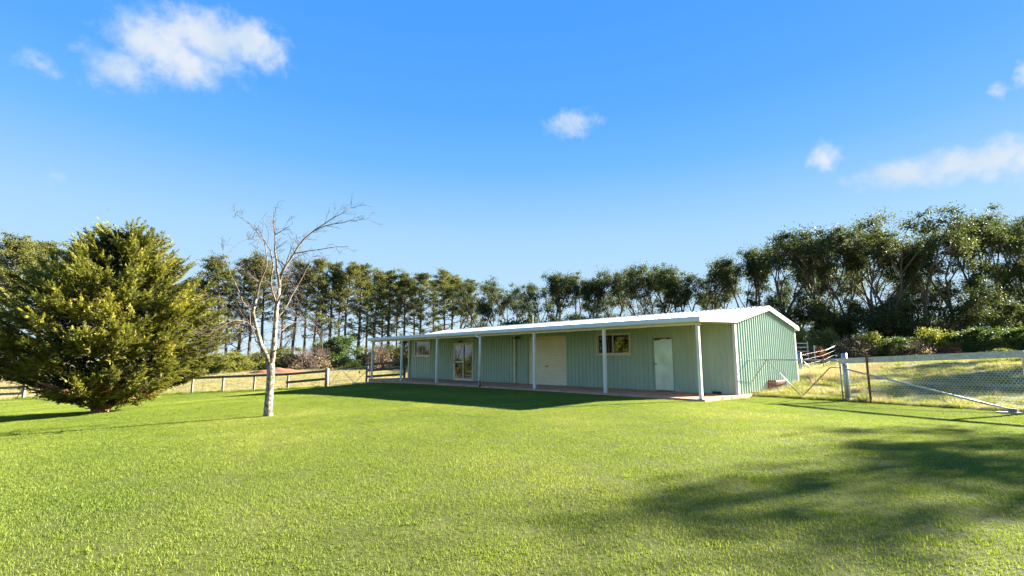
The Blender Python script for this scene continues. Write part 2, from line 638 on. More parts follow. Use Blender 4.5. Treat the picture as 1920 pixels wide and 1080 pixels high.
def build_ground():
    rng = np.random.default_rng(5)
    k = np.linspace(-1, 1, 241)
    ax = np.sign(k) * (np.abs(k) * 70 + np.abs(k) ** 9 * 4500)
    X, Y = np.meshgrid(ax, ax + 15)
    Z = terr(X, Y).reshape(X.shape)
    # lumpy rough paddock, smooth under lawn and shed
    lump = np.zeros_like(Z)
    for _ in range(26):
        a = rng.uniform(0, 6.28)
        w = rng.uniform(.8, 2.6)
        lump += np.sin((X * math.cos(a) + Y * math.sin(a)) * w + rng.uniform(0, 6)) * .012
    out = np.clip((Y - back_edge(X) - .3) / 2, 0, 1)
    lx = (X - SH.x) * SX.x + (Y - SH.y) * SX.y
    ly = (X - SH.x) * SY.x + (Y - SH.y) * SY.y
    ins = ((lx > -L_ - .6) & (lx < .45) & (ly > -.5) & (ly < D_ + W_ + .4))
    near = np.hypot(X, Y) < 90
    Z = Z + lump * out * near - .035 * (1 - np.clip((Y - back_edge(X) + .1) / .5, 0, 1)) - ins * .12
    o = link('paddock', grid_mesh('paddock', X, Y, Z, 'paddock_soil'))
    tag(o, 'rough paddock ground stretching back to the tree rows', None, kind='structure')
    xs = np.arange(-60, 26.01, .4)
    ts = np.linspace(0, 1, 90)
    X = np.repeat(xs[None, :], len(ts), 0)
    Y = -9 + ts[:, None] * (back_edge(xs)[None, :] + 9)
    Z = terr(X, Y).reshape(X.shape) + .012
    Z[-1] -= .09
    Z[-2] -= .01
    lx = (X - SH.x) * SX.x + (Y - SH.y) * SX.y
    ly = (X - SH.x) * SY.x + (Y - SH.y) * SY.y
    Z -= ((lx > -L_ - .25) & (lx < .2) & (ly > 0)) * .12
    o = link('lawn', grid_mesh('lawn', X, Y, Z, 'lawn_soil'))
    tag(o, 'wide mown green lawn in front of the shed', None, kind='structure')


build_ground()


# ------------------------------------------------------------------ grass
def blade_patch(name, n, rad, h0, h1, w, lean, mat, seed, disc=True):
    rng = np.random.default_rng(seed)
    a = rng.uniform(0, 6.283, n)
    r = rad * np.sqrt(rng.uniform(0, 1, n))
    pos = np.stack([r * np.cos(a), r * np.sin(a), np.full(n, -.012)], 1)
    b = rng.uniform(0, 6.283, n)
    le = np.abs(rng.normal(0, lean, n)) + .15
    d = np.stack([np.cos(b) * le, np.sin(b) * le, np.ones(n)], 1)
    up = np.stack([np.cos(b + rng.normal(0, .8, n)), np.sin(b), np.full(n, .1)], 1)
    me = leaf_mesh(name, pos, d, up, rng.uniform(h0, h1, n), w * rng.uniform(.7, 1.3, n), rng.uniform(0, 1, n), mat, .15)
    return bpy.data.objects.new(name, me)


def scatter(name, label, cat, pts, variants, smin, smax, seed):
    col = bpy.data.collections.new(name + '_kinds')
    for v in variants:
        col.objects.link(v)
    me = bpy.data.meshes.new(name)
    me.from_pydata([tuple(map(float, p)) for p in pts], [], [])
    o = link(name, me)
    tag(o, label, cat, kind='stuff')
    ng = bpy.data.node_groups.new(name, 'GeometryNodeTree')
    ng.interface.new_socket('Geometry', in_out='INPUT', socket_type='NodeSocketGeometry')
    ng.interface.new_socket('Geometry', in_out='OUTPUT', socket_type='NodeSocketGeometry')
    N = ng.nodes
    gi, go = N.new('NodeGroupInput'), N.new('NodeGroupOutput')
    ip = N.new('GeometryNodeInstanceOnPoints')
    ci = N.new('GeometryNodeCollectionInfo')
    ci.inputs['Collection'].default_value = col
    ci.inputs['Separate Children'].default_value = True
    ci.inputs['Reset Children'].default_value = True
    ip.inputs['Pick Instance'].default_value = True
    rr = N.new('FunctionNodeRandomValue')
    rr.data_type = 'FLOAT_VECTOR'
    rr.inputs[0].default_value = (-.008, -.008, 0)
    rr.inputs[1].default_value = (.008, .008, 6.283)
    rr.inputs['Seed'].default_value = seed
    rs = N.new('FunctionNodeRandomValue')
    rs.data_type = 'FLOAT'
    rs.inputs[2].default_value = smin
    rs.inputs[3].default_value = smax
    rs.inputs['Seed'].default_value = seed + 1
    ri = N.new('FunctionNodeRandomValue')
    ri.data_type = 'INT'
    ri.inputs[4].default_value = 0
    ri.inputs[5].default_value = len(variants) - 1
    ri.inputs['Seed'].default_value = seed + 2
    Lk = ng.links.new
    Lk(gi.outputs[0], ip.inputs['Points'])
    Lk(ci.outputs[0], ip.inputs['Instance'])
    Lk(ri.outputs[2], ip.inputs['Instance Index'])
    Lk(rr.outputs[0], ip.inputs['Rotation'])
    Lk(rs.outputs[1], ip.inputs['Scale'])
    Lk(ip.outputs[0], go.inputs[0])
    md = o.modifiers.new('scatter', 'NODES')
    md.node_group = ng
    return o


def in_shed(x, y, pad=0.0):
    lx = (x - SH.x) * SX.x + (y - SH.y) * SX.y
    ly = (x - SH.x) * SY.x + (y - SH.y) * SY.y
    return (lx > -L_ - .2 - pad) & (lx < .12 + pad) & (ly > -.16 - pad) & (ly < D_ + W_ + pad)


def build_grass():
    rng = np.random.default_rng(11)
    # mown lawn: jittered grid so that the cover is even
    st = .27
    gxs, gys = np.meshgrid(np.arange(-42, 15, st), np.arange(2.0, 35, st))
    x = gxs.ravel() + rng.uniform(-.16, .16, gxs.size)
    y = gys.ravel() + rng.uniform(-.16, .16, gxs.size)
    k = (np.abs(x) < 1.16 * y + .8) & (y < back_edge(x) - .05) & ~in_shed(x, y, .12)
    x, y = x[k], y[k]
    z = terr(x, y) + .012
    vs = [blade_patch('grass_patch', 900, .29, .017, .041, .0044, 1.25, 'grass_lawn', 100 + i) for i in range(5)]
    scatter('lawn_grass', 'short mown grass blades covering the lawn', 'grass', np.stack([x, y, z], 1), vs, .85, 1.2, 3)
    # small broadleaf weeds and taller lawn tufts
    n = 420
    y = rng.uniform(2.6, 24, n)
    x = rng.uniform(-1.1, 1.1, n) * y
    k = (y < back_edge(x) - .3) & ~in_shed(x, y, .3)
    x, y = x[k], y[k]
    vs = [blade_patch('lawn_tuft', 60, .06, .02, .05, .005, .9, 'grass_lawn', 140 + i) for i in range(3)]
    scatter('lawn_tufts', 'slightly taller tufts dotted over the lawn', 'grass', np.stack([x, y, terr(x, y) + .012], 1), vs, .8, 1.5, 9)
    # rough tussocky grass right of the shed
    n = 9000
    x = rng.uniform(7.5, 40, n)
    y = rng.uniform(10, 40, n)
    k = (y > back_edge(x) + .05) & (x < 1.2 * y) & ~in_shed(x, y, .15)
    x, y = x[k], y[k]
    c = np.sin(x * 1.7 + np.sin(y * 1.3) * 2) * np.sin(y * 1.9 + np.sin(x * .9) * 2)
    k = (c > -.55) | (rng.uniform(0, 1, len(x)) < .3)
    x, y = x[k], y[k]
    vs = [blade_patch('tussock', 170, .20, .08, .26, .010, .8, 'grass_rough', 200 + i) for i in range(4)] + \
         [blade_patch('straw_tussock', 130, .18, .08, .28, .009, 1.0, 'grass_straw', 220 + i) for i in range(2)]
    scatter('rough_grass', 'uncut yellowish tussock grass behind the wire netting fence', 'grass', np.stack([x, y, terr(x, y) - .03], 1), vs, .55, 1.15, 21)
    # tall dry grass along the back corner of the shed and the yard fence
    n = 420
    x = rng.uniform(12.2, 21, n)
    y = 20.8 + (x - 12.2) * .95 + rng.normal(0, .8, n)
    k = ~in_shed(x, y, .1)
    x, y = x[k], y[k]
    vs = [blade_patch('dry_clump', 110, .16, .3, .62, .009, .45, 'grass_straw', 240 + i) for i in range(3)]
    scatter('tall_dry_grass', 'tall dry straw coloured grass beside the back corner of the shed', 'grass', np.stack([x, y, terr(x, y) - .03], 1), vs, .5, 1.0, 31)
    # pale grazed field behind the left fence
    n = 15000
    x = rng.uniform(-60, 6, n)
    y = rng.uniform(30, 66, n)
    k = (y > back_edge(x) + .1) & (np.abs(x) < 1.15 * y) & ~in_shed(x, y, .2)
    x, y = x[k], y[k]
    vs = [blade_patch('field_tuft', 90, .30, .06, .20, .016, .8, 'grass_field', 260 + i) for i in range(3)] + \
         [blade_patch('field_straw', 90, .30, .08, .24, .014, .9, 'grass_straw', 270 + i) for i in range(2)]
    scatter('field_grass', 'pale grazed grass of the paddock behind the left fence', 'grass', np.stack([x, y, terr(x, y) - .04], 1), vs, .6, 1.2, 41)
    # green fringe growing along the left fence line
    n = 260
    x = rng.uniform(-34, -12, n)
    y = back_edge(x) + rng.normal(.15, .15, n)
    vs = [blade_patch('fringe', 120, .16, .08, .24, .010, .7, 'grass_lawn', 280 + i) for i in range(2)]
    scatter('fringe_grass', 'longer green grass along the foot of the left fence', 'grass', np.stack([x, y, terr(x, y) - .01], 1), vs, .5, 1.1, 51)
    # ragged strip under the gate and netting on the right
    n = 520
    t = rng.uniform(0, 1, n)
    x = 7.9 + t * 5.2
    y = back_edge(x) + rng.normal(.14, .10, n)
    vs = [blade_patch('strip', 110, .13, .06, .20, .009, .8, 'grass_rough', 290 + i) for i in range(2)] + [blade_patch('strip_dry', 90, .13, .05, .16, .009, 1.0, 'grass_straw', 295)]
    scatter('fence_line_grass', 'ragged yellow grass under the tubular gate and netting fence', 'grass', np.stack([x, y, terr(x, y) - .01], 1), vs, .5, 1.15, 61)


build_grass()

# ------------------------------------------------------------------ the shed
HW, HR, HF = 2.50, 3.10, 2.25
PITCHN = .2


def rib_profile(u0, u1, extra=()):
    """breakpoints (u, depth) of trapezoidal cladding between u0 and u1"""
    pts = []
    k0, k1 = math.floor(u0 / PITCHN) - 1, math.ceil(u1 / PITCHN) + 1
    for k in range(k0, k1 + 1):
        b = k * PITCHN
        pts += [(b + .075, 0), (b + .088, .031), (b + .112, .031), (b + .125, 0)]
    us = np.array([p[0] for p in pts])
    ds = np.array([p[1] for p in pts])
    inner = [p for p in pts if u0 + 1e-4 < p[0] < u1 - 1e-4]
    for e in list(extra) + [u0, u1]:
        if u0 - 1e-6 <= e <= u1 + 1e-6:
            inner.append((e, float(np.interp(e, us, ds))))
    inner.sort()
    res = [inner[0]]
    for p in inner[1:]:
        if p[0] - res[-1][0] > 1e-4:
            res.append(p)
    return res


def clad(name, u0, u1, place, zlo, zhi, holes, mat, parent, step=.8):
    """wall sheets, each its own object; place(u, depth, z) -> point; zhi(u)"""
    u = u0
    brk = sorted(set([h for hh in holes for h in hh[:2]] + [u0 + step * i for i in range(int((u1 - u0) / step) + 2)]))
    while u < u1 - 1e-3:
        v = min([b for b in brk if b > u + 1e-3] + [u1])
        mb, mt = MB(), MB()
        ex = [h for hh in holes for h in hh[:2]]
        pr = rib_profile(u, v, ex)
        for (a, da), (b, db) in zip(pr, pr[1:]):
            m = (a + b) / 2
            iv = [(zlo, None)]
            cuts = [(h[2], h[3]) for h in holes if h[0] < m < h[1]]
            segs = []
            z = zlo
            for c0, c1 in sorted(cuts):
                if c0 > z + .01:
                    segs.append((z, c0))
                z = c1
            segs.append((z, None))
            for s0, s1 in segs:
                ta = zhi(a) if s1 is None else s1
                tb = zhi(b) if s1 is None else s1
                (mb if s0 == zlo else mt).add([place(a, da, s0), place(b, db, s0), place(b, db, tb), place(a, da, ta)], [(0, 1, 2, 3)])
        for q in (mb, mt):
            if q.n:
                q.build(name, mat, parent)
        u = v


WIN1 = (-19.88, -18.19, 1.37, 2.24)
WIN2 = (-5.67, -4.07, 1.36, 2.18)
SLID = (-15.72, -14.0, .03, 2.02)
ROLL = (-9.86, -7.34, .0, 2.22)
DOOR = (-3.03, -2.26, .0, 1.96)


def build_window(root, w, split, name='window'):
    u0, u1, z0, z1 = w
    y = D_
    fr = MB()
    t = .05
    fr.box((u0 - .03, y - .05, z0 - .03), (u1 + .03, y + .05, z0 + t - .03))
    fr.box((u0 - .03, y - .05, z1 - t + .03), (u1 + .03, y + .05, z1 + .03))
    fr.box((u0 - .03, y - .048, z0 + t - .03), (u0 + t - .03, y + .05, z1 - t + .03))
    fr.box((u1 - t + .03, y - .048, z0 + t - .03), (u1 + .03, y + .05, z1 - t + .03))
    f = fr.build(name, 'alum_cream', root)
    um = u0 + (u1 - u0) * split
    for a, b, dy in ((u0 + .02, um, .018), (um, u1 - .02, -.012)):
        sa = MB()
        s = .032
        za, zb = z0 + .022, z1 - .022
        sa.box((a, y + dy - .012, za), (b, y + dy + .012, za + s))
        sa.box((a, y + dy - .012, zb - s), (b, y + dy + .012, zb))
        sa.box((a, y + dy - .011, za + s), (a + s, y + dy + .011, zb - s))
        sa.box((b - s, y + dy - .011, za + s), (b, y + dy + .011, zb - s))
        sa.build('sash', 'alum_cream', f)
        MB().box((a + s, y + dy - .003, za + s), (b - s, y + dy + .003, zb - s)).build('pane', 'glass', f)
    MB().box((u0 - .06, y - .075, z0 - .055), (u1 + .06, y - .052, z0 - .031)).build('sill', 'alum_cream', f)
    # pale roller blind hung inside part of the window
    return f


def build_shed():
    root = empty('farm_shed', SH, SH_ROT)
    tag(root, 'long green steel farm shed with pale roof and posted veranda', 'shed')
    rnd = random.Random(3)
    # slab with a slightly broken front edge
    mb = MB()
    n = 60
    xs = [-L_ - .22 + (L_ + .36) * i / n for i in range(n + 1)]
    top, bot = [], []
    for i, x in enumerate(xs):
        top.append((x, -.14 + rnd.uniform(-.025, .025), 0 + rnd.uniform(-.004, .004)))
        bot.append((x, -.17 + rnd.uniform(-.03, .03), -.34))
    vs = top + bot + [(x, D_ + W_ + .05, 0) for x in xs] + [(x, D_ + W_ + .05, -.34) for x in xs]
    m = n + 1
    fs = []
    for i in range(n):
        fs += [(m + i, m + i + 1, i + 1, i), (i, i + 1, 2 * m + i + 1, 2 * m + i), (2 * m + i, 2 * m + i + 1, 3 * m + i + 1, 3 * m + i)]
    fs += [(0, 2 * m, 3 * m, m), (n, m + n, 3 * m + n, 2 * m + n)]
    mb.add(vs, fs)
    mb.build('slab', 'slab_red', root)
    # walls
    half = W_ / 2
    gz = lambda v: HW - .03 + (HR - HW) * (1 - abs(v - half) / half)
    flat = lambda u: HW - .05
    clad('cladding_sheet', -L_, 0, lambda u, d, z: (u, D_ - d, z), 0.004, flat, [WIN1, WIN2, SLID, ROLL, DOOR], 'green_steel', root)
    clad('cladding_sheet', 0, W_, lambda u, d, z: (0 + d, D_ + u, z), -.10, gz, [], 'green_steel', root)
    clad('cladding_sheet', 0, W_, lambda u, d, z: (-L_ - d, D_ + u, z), -.10, gz, [], 'green_steel', root)
    clad('cladding_sheet', -L_, 0, lambda u, d, z: (u, D_ + W_ + d, z), -.10, flat, [], 'green_steel', root)
    # corner flashings
    for x, y in ((0, D_), (-L_, D_), (0, D_ + W_), (-L_, D_ + W_)):
        sx = 1 if x == 0 else -1
        sy = -1 if y == D_ else 1
        mb = MB()
        mb.box((min(x - sx * .06, x + sx * .034), min(y + sy * .030, y + sy * .034), -.06), (max(x - sx * .06, x + sx * .034), max(y + sy * .030, y + sy * .034), HW - .06))
        mb.box((min(x + sx * .030, x + sx * .034), min(y - sy * .06, y + sy * .029), -.06), (max(x + sx * .030, x + sx * .034), max(y - sy * .06, y + sy * .029), HW - .06))
        mb.build('corner_flashing', 'white_steel' if x == 0 else 'green_steel', root)
    # main roof sheets
    sl = (HR - HW) / half
    for side in (0, 1):
        u = -L_ - .12
        while u < .119:
            v = min(u + .8, .12)
            mb = MB()
            for (a, da), (b, db) in zip(*(lambda p: (p, p[1:]))(rib_profile(u, v))):
                e0, e1 = -.16, half + .01
                q = []
                for uu, dd in ((a, da), (b, db)):
                    for e in (e0, e1):
                        yy = D_ + e if side == 0 else D_ + W_ - e
                        q.append((uu, yy, HW + sl * e + .012 + dd))
                f = (0, 2, 3, 1) if side == 0 else (0, 1, 3, 2)
                mb.add(q, [f])
            mb.build('roof_sheet', 'roof_steel', root)
            u = v
    rc = MB()
    y = D_ + half
    for a, b in ((-L_ - .12, .12),):
        rc.add([(a, y - .16, HR - .16 * sl + .052), (b, y - .16, HR - .16 * sl + .052), (b, y, HR + .058), (a, y, HR + .058), (b, y + .16, HR - .16 * sl + .052), (a, y + .16, HR - .16 * sl + .052)],
               [(0, 1, 2, 3), (3, 2, 4, 5)])
    rc.build('ridge_cap', 'roof_steel', root)
    # barge boards
    for x in (.125, -L_ - .125):
        for s in (0, 1):
            mb = MB()
            y0 = D_ - .17 if s == 0 else D_ + W_ + .17
            z0 = HW - .17 * sl
            mb.bar((x, y0, z0 - .045), (x, D_ + half, HR - .045), .02, .16, (0, 0, 1))
            mb.bar((x - (.04 if x > 0 else -.04), y0, z0 + .046), (x - (.04 if x > 0 else -.04), D_ + half, HR + .046), .10, .012, (0, 0, 1))
            mb.build('barge_board', 'white_steel', root)
    mb = MB()
    mb.box((-L_ - .12, D_ + W_ + .17, HW - .16), (.12, D_ + W_ + .29, HW - .02))
    mb.build('gutter', 'white_steel', root)
    # veranda roof: nearly flat sheets, beam, rafters, fascia and gutter
    ya, yb = -.16, D_ - .17
    za, zb = 2.375, 2.455
    u = -L_ - .30
    while u < .15:
        v = min(u + .8, .155)
        mb = MB()
        pr = rib_profile(u, v)
        for (a, da), (b, db) in zip(pr, pr[1:]):
            mb.add([(a, ya, za + da), (b, ya, za + db), (b, yb + .16, zb + db), (a, yb + .16, zb + da)], [(0, 1, 2, 3)])
        mb.build('veranda_sheet', 'cream_paint', root)
        u = v
    g = MB()
    # gutter: quad profile run along the front
    prof = [(-.16, 2.255), (-.255, 2.262), (-.272, 2.29), (-.272, 2.36), (-.262, 2.418), (-.25, 2.425), (-.245, 2.412), (-.175, 2.30), (-.16, 2.43)]
    xa, xb = -L_ - .34, .16
    vs = [(xa, p[0], p[1]) for p in prof] + [(xb, p[0], p[1]) for p in prof]
    k = len(prof)
    fs = [(i, (i + 1) % k, k + (i + 1) % k, k + i) for i in range(k)] + [tuple(range(k - 1, -1, -1)), tuple(range(k, 2 * k))]
    g.add(vs, fs)
    g.build('veranda_gutter', 'white_steel', root)
    MB().box((-L_ - .28, -.10, 2.18), (.10, -.05, 2.37)).build('veranda_beam', 'cream_paint', root)
    for x in (.17, -L_ - .345):
        MB().add([(x - .012, -.27, 2.262), (x + .012, -.27, 2.262), (x + .012, -.27, 2.43), (x - .012, -.27, 2.43),
                  (x - .012, D_ - .17, 2.36), (x + .012, D_ - .17, 2.36), (x + .012, D_ - .17, 2.50), (x - .012, D_ - .17, 2.50)],
                 [(0, 1, 2, 3), (5, 4, 7, 6), (1, 5, 6, 2), (4, 0, 3, 7), (3, 2, 6, 7), (4, 5, 1, 0)]).build('end_fascia', 'white_steel', root)
    for i in range(7):
        x = -3.42 * i
        MB().bar((x, -.05, 2.30), (x, D_ - .03, 2.37), .05, .10).build('rafter', 'cream_paint', root)
    for yy in (.62, 1.25, 1.88):
        zz = 2.375 + .08 * (yy + .16) / 2.6 - .03
        MB().box((-L_ - .28, yy, zz - .03), (.10, yy + .05, zz + .024)).build('batten', 'cream_paint', root)
    # posts
    for i in range(7):
        x = -3.42 * i
        p = MB()
        p.box((x - .045, -.120, 0.0), (x + .045, -.03, 2.181))
        po = p.build('veranda_post', 'white_post', root)
        MB().box((x - .075, -.136, .001), (x + .075, -.012, .012)).build('base_plate', 'galv_rusty', po)
    # downpipes
    dp = MB()
    x = -10.13
    dp.tube([(x - .26, -.215, 2.26), (x - .25, -.215, 2.19), (x - .12, -.20, 2.155), (x - .02, -.185, 2.12), (x, -.18, 2.05), (x, -.18, .25)], .042, 8)
    d1 = dp.build('downpipe', 'white_post', root, True)
    MB().tube([(x, -.18, .25), (x, -.18, .03), (x + .02, -.22, -.03)], .044, 8).build('downpipe_foot', 'rust', root, True)
    for x, m_ in ((-10.63, 'cream_paint'), (-L_ + .04, 'cream_paint')):
        MB().box((x - .045, D_ - .115, .02), (x + .045, D_ - .035, HW - .14)).build('downpipe', m_, root)
        MB().box((x - .055, D_ - .12, .9), (x + .055, D_ - .03, .93)).build('pipe_strap', 'galv_pipe', root)
    # windows
    build_window(root, WIN1, .5)
    build_window(root, WIN2, .49)
    # glazed sliding door
    u0, u1, z0, z1 = SLID
    fr = MB()
    y = D_
    fr.box((u0 - .02, y - .05, z1 - .03), (u1 + .02, y + .05, z1 + .04))
    fr.box((u0 - .02, y - .05, z0 - .02), (u1 + .02, y + .05, z0 + .03))
    fr.box((u0 - .02, y - .048, z0 + .03), (u0 + .04, y + .05, z1 - .03))
    fr.box((u1 - .04, y - .048, z0 + .03), (u1 + .02, y + .05, z1 - .03))
    sd = fr.build('sliding_door', 'white_post', root)
    um = (u0 + u1) / 2
    for a, b, dy, mid in ((u0 + .04, um + .03, -.018, True), (um - .03, u1 - .04, .018, False)):
        s = .06
        za, zb = z0 + .032, z1 - .032
        pa = MB()
        pa.box((a, y + dy - .014, za), (b, y + dy + .014, za + s))
        pa.box((a, y + dy - .014, zb - s), (b, y + dy + .014, zb))
        pa.box((a, y + dy - .013, za + s), (a + s, y + dy + .013, zb - s))
        pa.box((b - s, y + dy - .013, za + s), (b, y + dy + .013, zb - s))
        if mid:
            pa.box((a + s, y + dy - .012, .98), (b - s, y + dy + .012, 1.06))
        pa.build('door_panel', 'white_post', sd)
        MB().box((a + s, y + dy - .003, za + s), (b - s, y + dy + .003, zb - s)).build('pane', 'glass', sd)
    MB().box((u0 + .055, y - .06, .95), (u0 + .085, y - .033, 1.12)).build('handle', 'black_plastic', sd)
    # roller door
    u0, u1, z0, z1 = ROLL
    mb = MB()
    z = .02
    n = 30
    h = (z1 - .0 - z) / n
    pr = []
    for i in range(n):
        for f, dd in ((0, 0), (.18, .0), (.32, .026), (.72, .026), (.86, 0)):
            pr.append((z + h * (i + f), dd))
    pr.append((z1, 0))
    vs, fs = [], []
    for zz, dd in pr:
        vs += [(u0 + .05, D_ + .09 - dd, zz), (u1 - .02, D_ + .09 - dd, zz)]
    for i in range(len(pr) - 1):
        fs.append((2 * i, 2 * i + 1, 2 * i + 3, 2 * i + 2))
    mb.add(vs, fs)
    rd = mb.build('roller_door', 'roller_cream', root)
    MB().box((u0 + .05, D_ + .05, .002), (u1 - .02, D_ + .10, .05)).build('bottom_rail', 'white_steel', rd)
    MB().box((u0 + 1.15, D_ + .045, .82), (u0 + 1.30, D_ + .07, .86)).build('door_lock', 'lamp_metal', rd)
    for x0, x1 in ((u0 - .005, u0 + .048), (u1 - .018, u1 + .02)):
        MB().box((x0, D_ - .03, .002), (x1, D_ + .12, z1 - .002)).build('door_guide', 'green_steel', rd)
    MB().box((u0 - .03, D_ - .034, z1), (u1 + .03, D_ + .12, z1 + .05)).build('door_head', 'green_steel', rd)
    # galvanised personnel door with a bent, torn top edge
    u0, u1, z0, z1 = DOOR
    mb = MB()
    tops = [(0, 1.875), (.03, 1.86), (.07, 1.85), (.12, 1.868), (.18, 1.86), (.24, 1.875), (.30, 1.90), (.36, 1.91), (.42, 1.912), (.5, 1.905), (.56, 1.893), (.60, 1.88), (.64, 1.898), (.68, 1.90), (.735, 1.905)]
    w = u1 - u0 - .035
    xs = [u0 + .018 + a / .735 * w for a, b in tops]
    nz = 14
    vs, fs = [], []
    for j in range(nz + 1):
        for (a, b), x in zip(tops, xs):
            zz = .03 + (b - .03) * j / nz
            dent = .014 * math.exp(-((a - .36) / .24) ** 2 - ((zz - .95) / .22) ** 2) - .012 * math.exp(-((a - .42) / .22) ** 2 - ((zz - 1.45) / .3) ** 2) + .010 * math.exp(-((a - .3) / .3) ** 2 - ((zz - .45) / .2) ** 2)
            vs.append((x, D_ - .022 + dent, zz))
    k = len(tops)
    for j in range(nz):
        for i in range(k - 1):
            fs.append((j * k + i, j * k + i + 1, (j + 1) * k + i + 1, (j + 1) * k + i))
    mb.add(vs, fs)
    dr = mb.build('personnel_door', 'galv_sheet', root, True)
    MB().box((u0 + .02, D_ + .0, .03), (u1 - .02, D_ + .02, 1.93)).build('door_core', 'timber_dark', dr)
    fr = MB()
    fr.box((u0 - .02, D_ - .036, .004), (u0 + .012, D_ + .05, z1 + .02))
    fr.box((u1 - .012, D_ - .036, .004), (u1 + .02, D_ + .05, z1 + .02))
    fr.box((u0 + .012, D_ - .036, z1 - .01), (u1 - .012, D_ + .05, z1 + .02))
    fr.build('door_frame', 'green_steel', dr)
    kb = MB()
    kb.tube([(u0 + .075, D_ - .03, .99), (u0 + .075, D_ - .055, .99), (u0 + .075, D_ - .06, .99), (u0 + .075, D_ - .09, .99)], [.012, .012, .03, .026], 10)
    kb.tube([(u0 + .075, D_ - .024, .99), (u0 + .075, D_ - .03, .99)], .034, 10)
    kb.build('door_knob', 'galv_pipe', dr, True)
    st = MB()
    st.add([(u0 + .07, D_ - .028, .22), (u0 + .17, D_ - .028, .19), (u0 + .19, D_ - .028, .25), (u0 + .12, D_ - .028, .285), (u0 + .06, D_ - .028, .27)], [(0, 1, 2, 3, 4)])
    st.build('sticker', 'white_sign', dr)
    # low vent box at the wall foot
    vb = MB()
    vb.box((-.82, D_ - .10, .005), (-.55, D_ - .032, .085))
    vb.build('wall_vent', 'black_plastic', root)
    # black sheet added behind the windows; room darkness is put into its colour
    MB().box((-L_ + .3, D_ + 3.2, .004), (-.3, D_ + 3.25, 2.3)).build('dark_backing', 'dark_void', root)
    # aerial pole behind the ridge
    MB().tube([(-12.47, D_ + half + .12, HR - .02), (-12.47, D_ + half + .12, HR + .52)], .022, 6).build('aerial_pole', 'galv_pipe', root)
    MB().tube([(-4.9, D_ + 1.9, HW + 1.9 * sl), (-4.9, D_ + 1.9, HW + 1.9 * sl + .12)], [.05, .03], 8).build('roof_vent', 'roof_steel', root)
    # lamps
    b = MB()
    b.tube([(-15.04, D_ - .03, 2.17), (-15.04, D_ - .07, 2.17)], .05, 10)
    b.tube([(-15.04, D_ - .07, 2.17), (-15.04, D_ - .11, 2.15)], .012, 6)
    la = b.build('wall_lamp', 'lamp_metal', root, True)
    MB().tube([(-15.04, D_ - .09, 2.19), (-15.04, D_ - .14, 2.13), (-15.04, D_ - .18, 2.09)], [.03, .055, .065], 10).build('lamp_head', 'lamp_metal', la, True)
    b = MB()
    b.box((-10.50, D_ - .075, 2.20), (-10.38, D_ - .03, 2.27))
    la = b.build('flood_lamp', 'lamp_metal', root)
    for s in (-1, 1):
        x = -10.44 + s * .11
        MB().tube([(x - s * .08, D_ - .06, 2.235), (x, D_ - .10, 2.22), (x + s * .03, D_ - .17, 2.17)], [.022, .05, .06], 10).build('lamp_head', 'lamp_metal', la, True)
    return root


build_shed()


# ------------------------------------------------------------------ trees
def rv(rng, s=1.0):
    v = Vector((rng.gauss(0, 1), rng.gauss(0, 1), rng.gauss(0, 1)))
    return v.normalized() * s


def grow(mb, rng, p, d, length, r0, r1, wob=.12, n=5, seg=6, lift=0.0):
    """one wobbly tapering limb, returns its points and directions"""
    pts, rad = [Vector(p)], [r0]
    d = Vector(d).normalized()
    dirs = [d]
    for i in range(n):
        d = (d + rv(rng, wob) + Vector((0, 0, lift))).normalized()
        pts.append(pts[-1] + d * (length / n))
        rad.append(r0 + (r1 - r0) * (i + 1) / n)
        dirs.append(d)
    mb.tube(pts, rad, seg, cap=False)
    return pts, dirs


def clump_leaves(rng, centres, radii, per, flat=.7, droop=.3, shell=.35):
    """leaf bases and directions spread through ellipsoidal clumps"""
    P, Dd, Rn = [], [], []
    for c, r, m in zip(centres, radii, per):
        q = rng.normal(size=(m, 3))
        q /= np.linalg.norm(q, axis=1, keepdims=True)
        k = np.minimum(np.abs(rng.normal(0, .62, m)) + shell * .5, 1.35)
        off = q * (k * r)[:, None] * np.array([1, 1, flat])
        P.append(np.asarray(c)[None] + off)
        dd = q + rng.normal(0, .7, (m, 3)) + np.array([0, 0, -droop])
        Dd.append(dd)
        Rn.append(np.clip(rng.uniform(0, .75, m) + rng.uniform(-.15, .25), 0, 1))
    return np.concatenate(P), np.concatenate(Dd), np.concatenate(Rn)


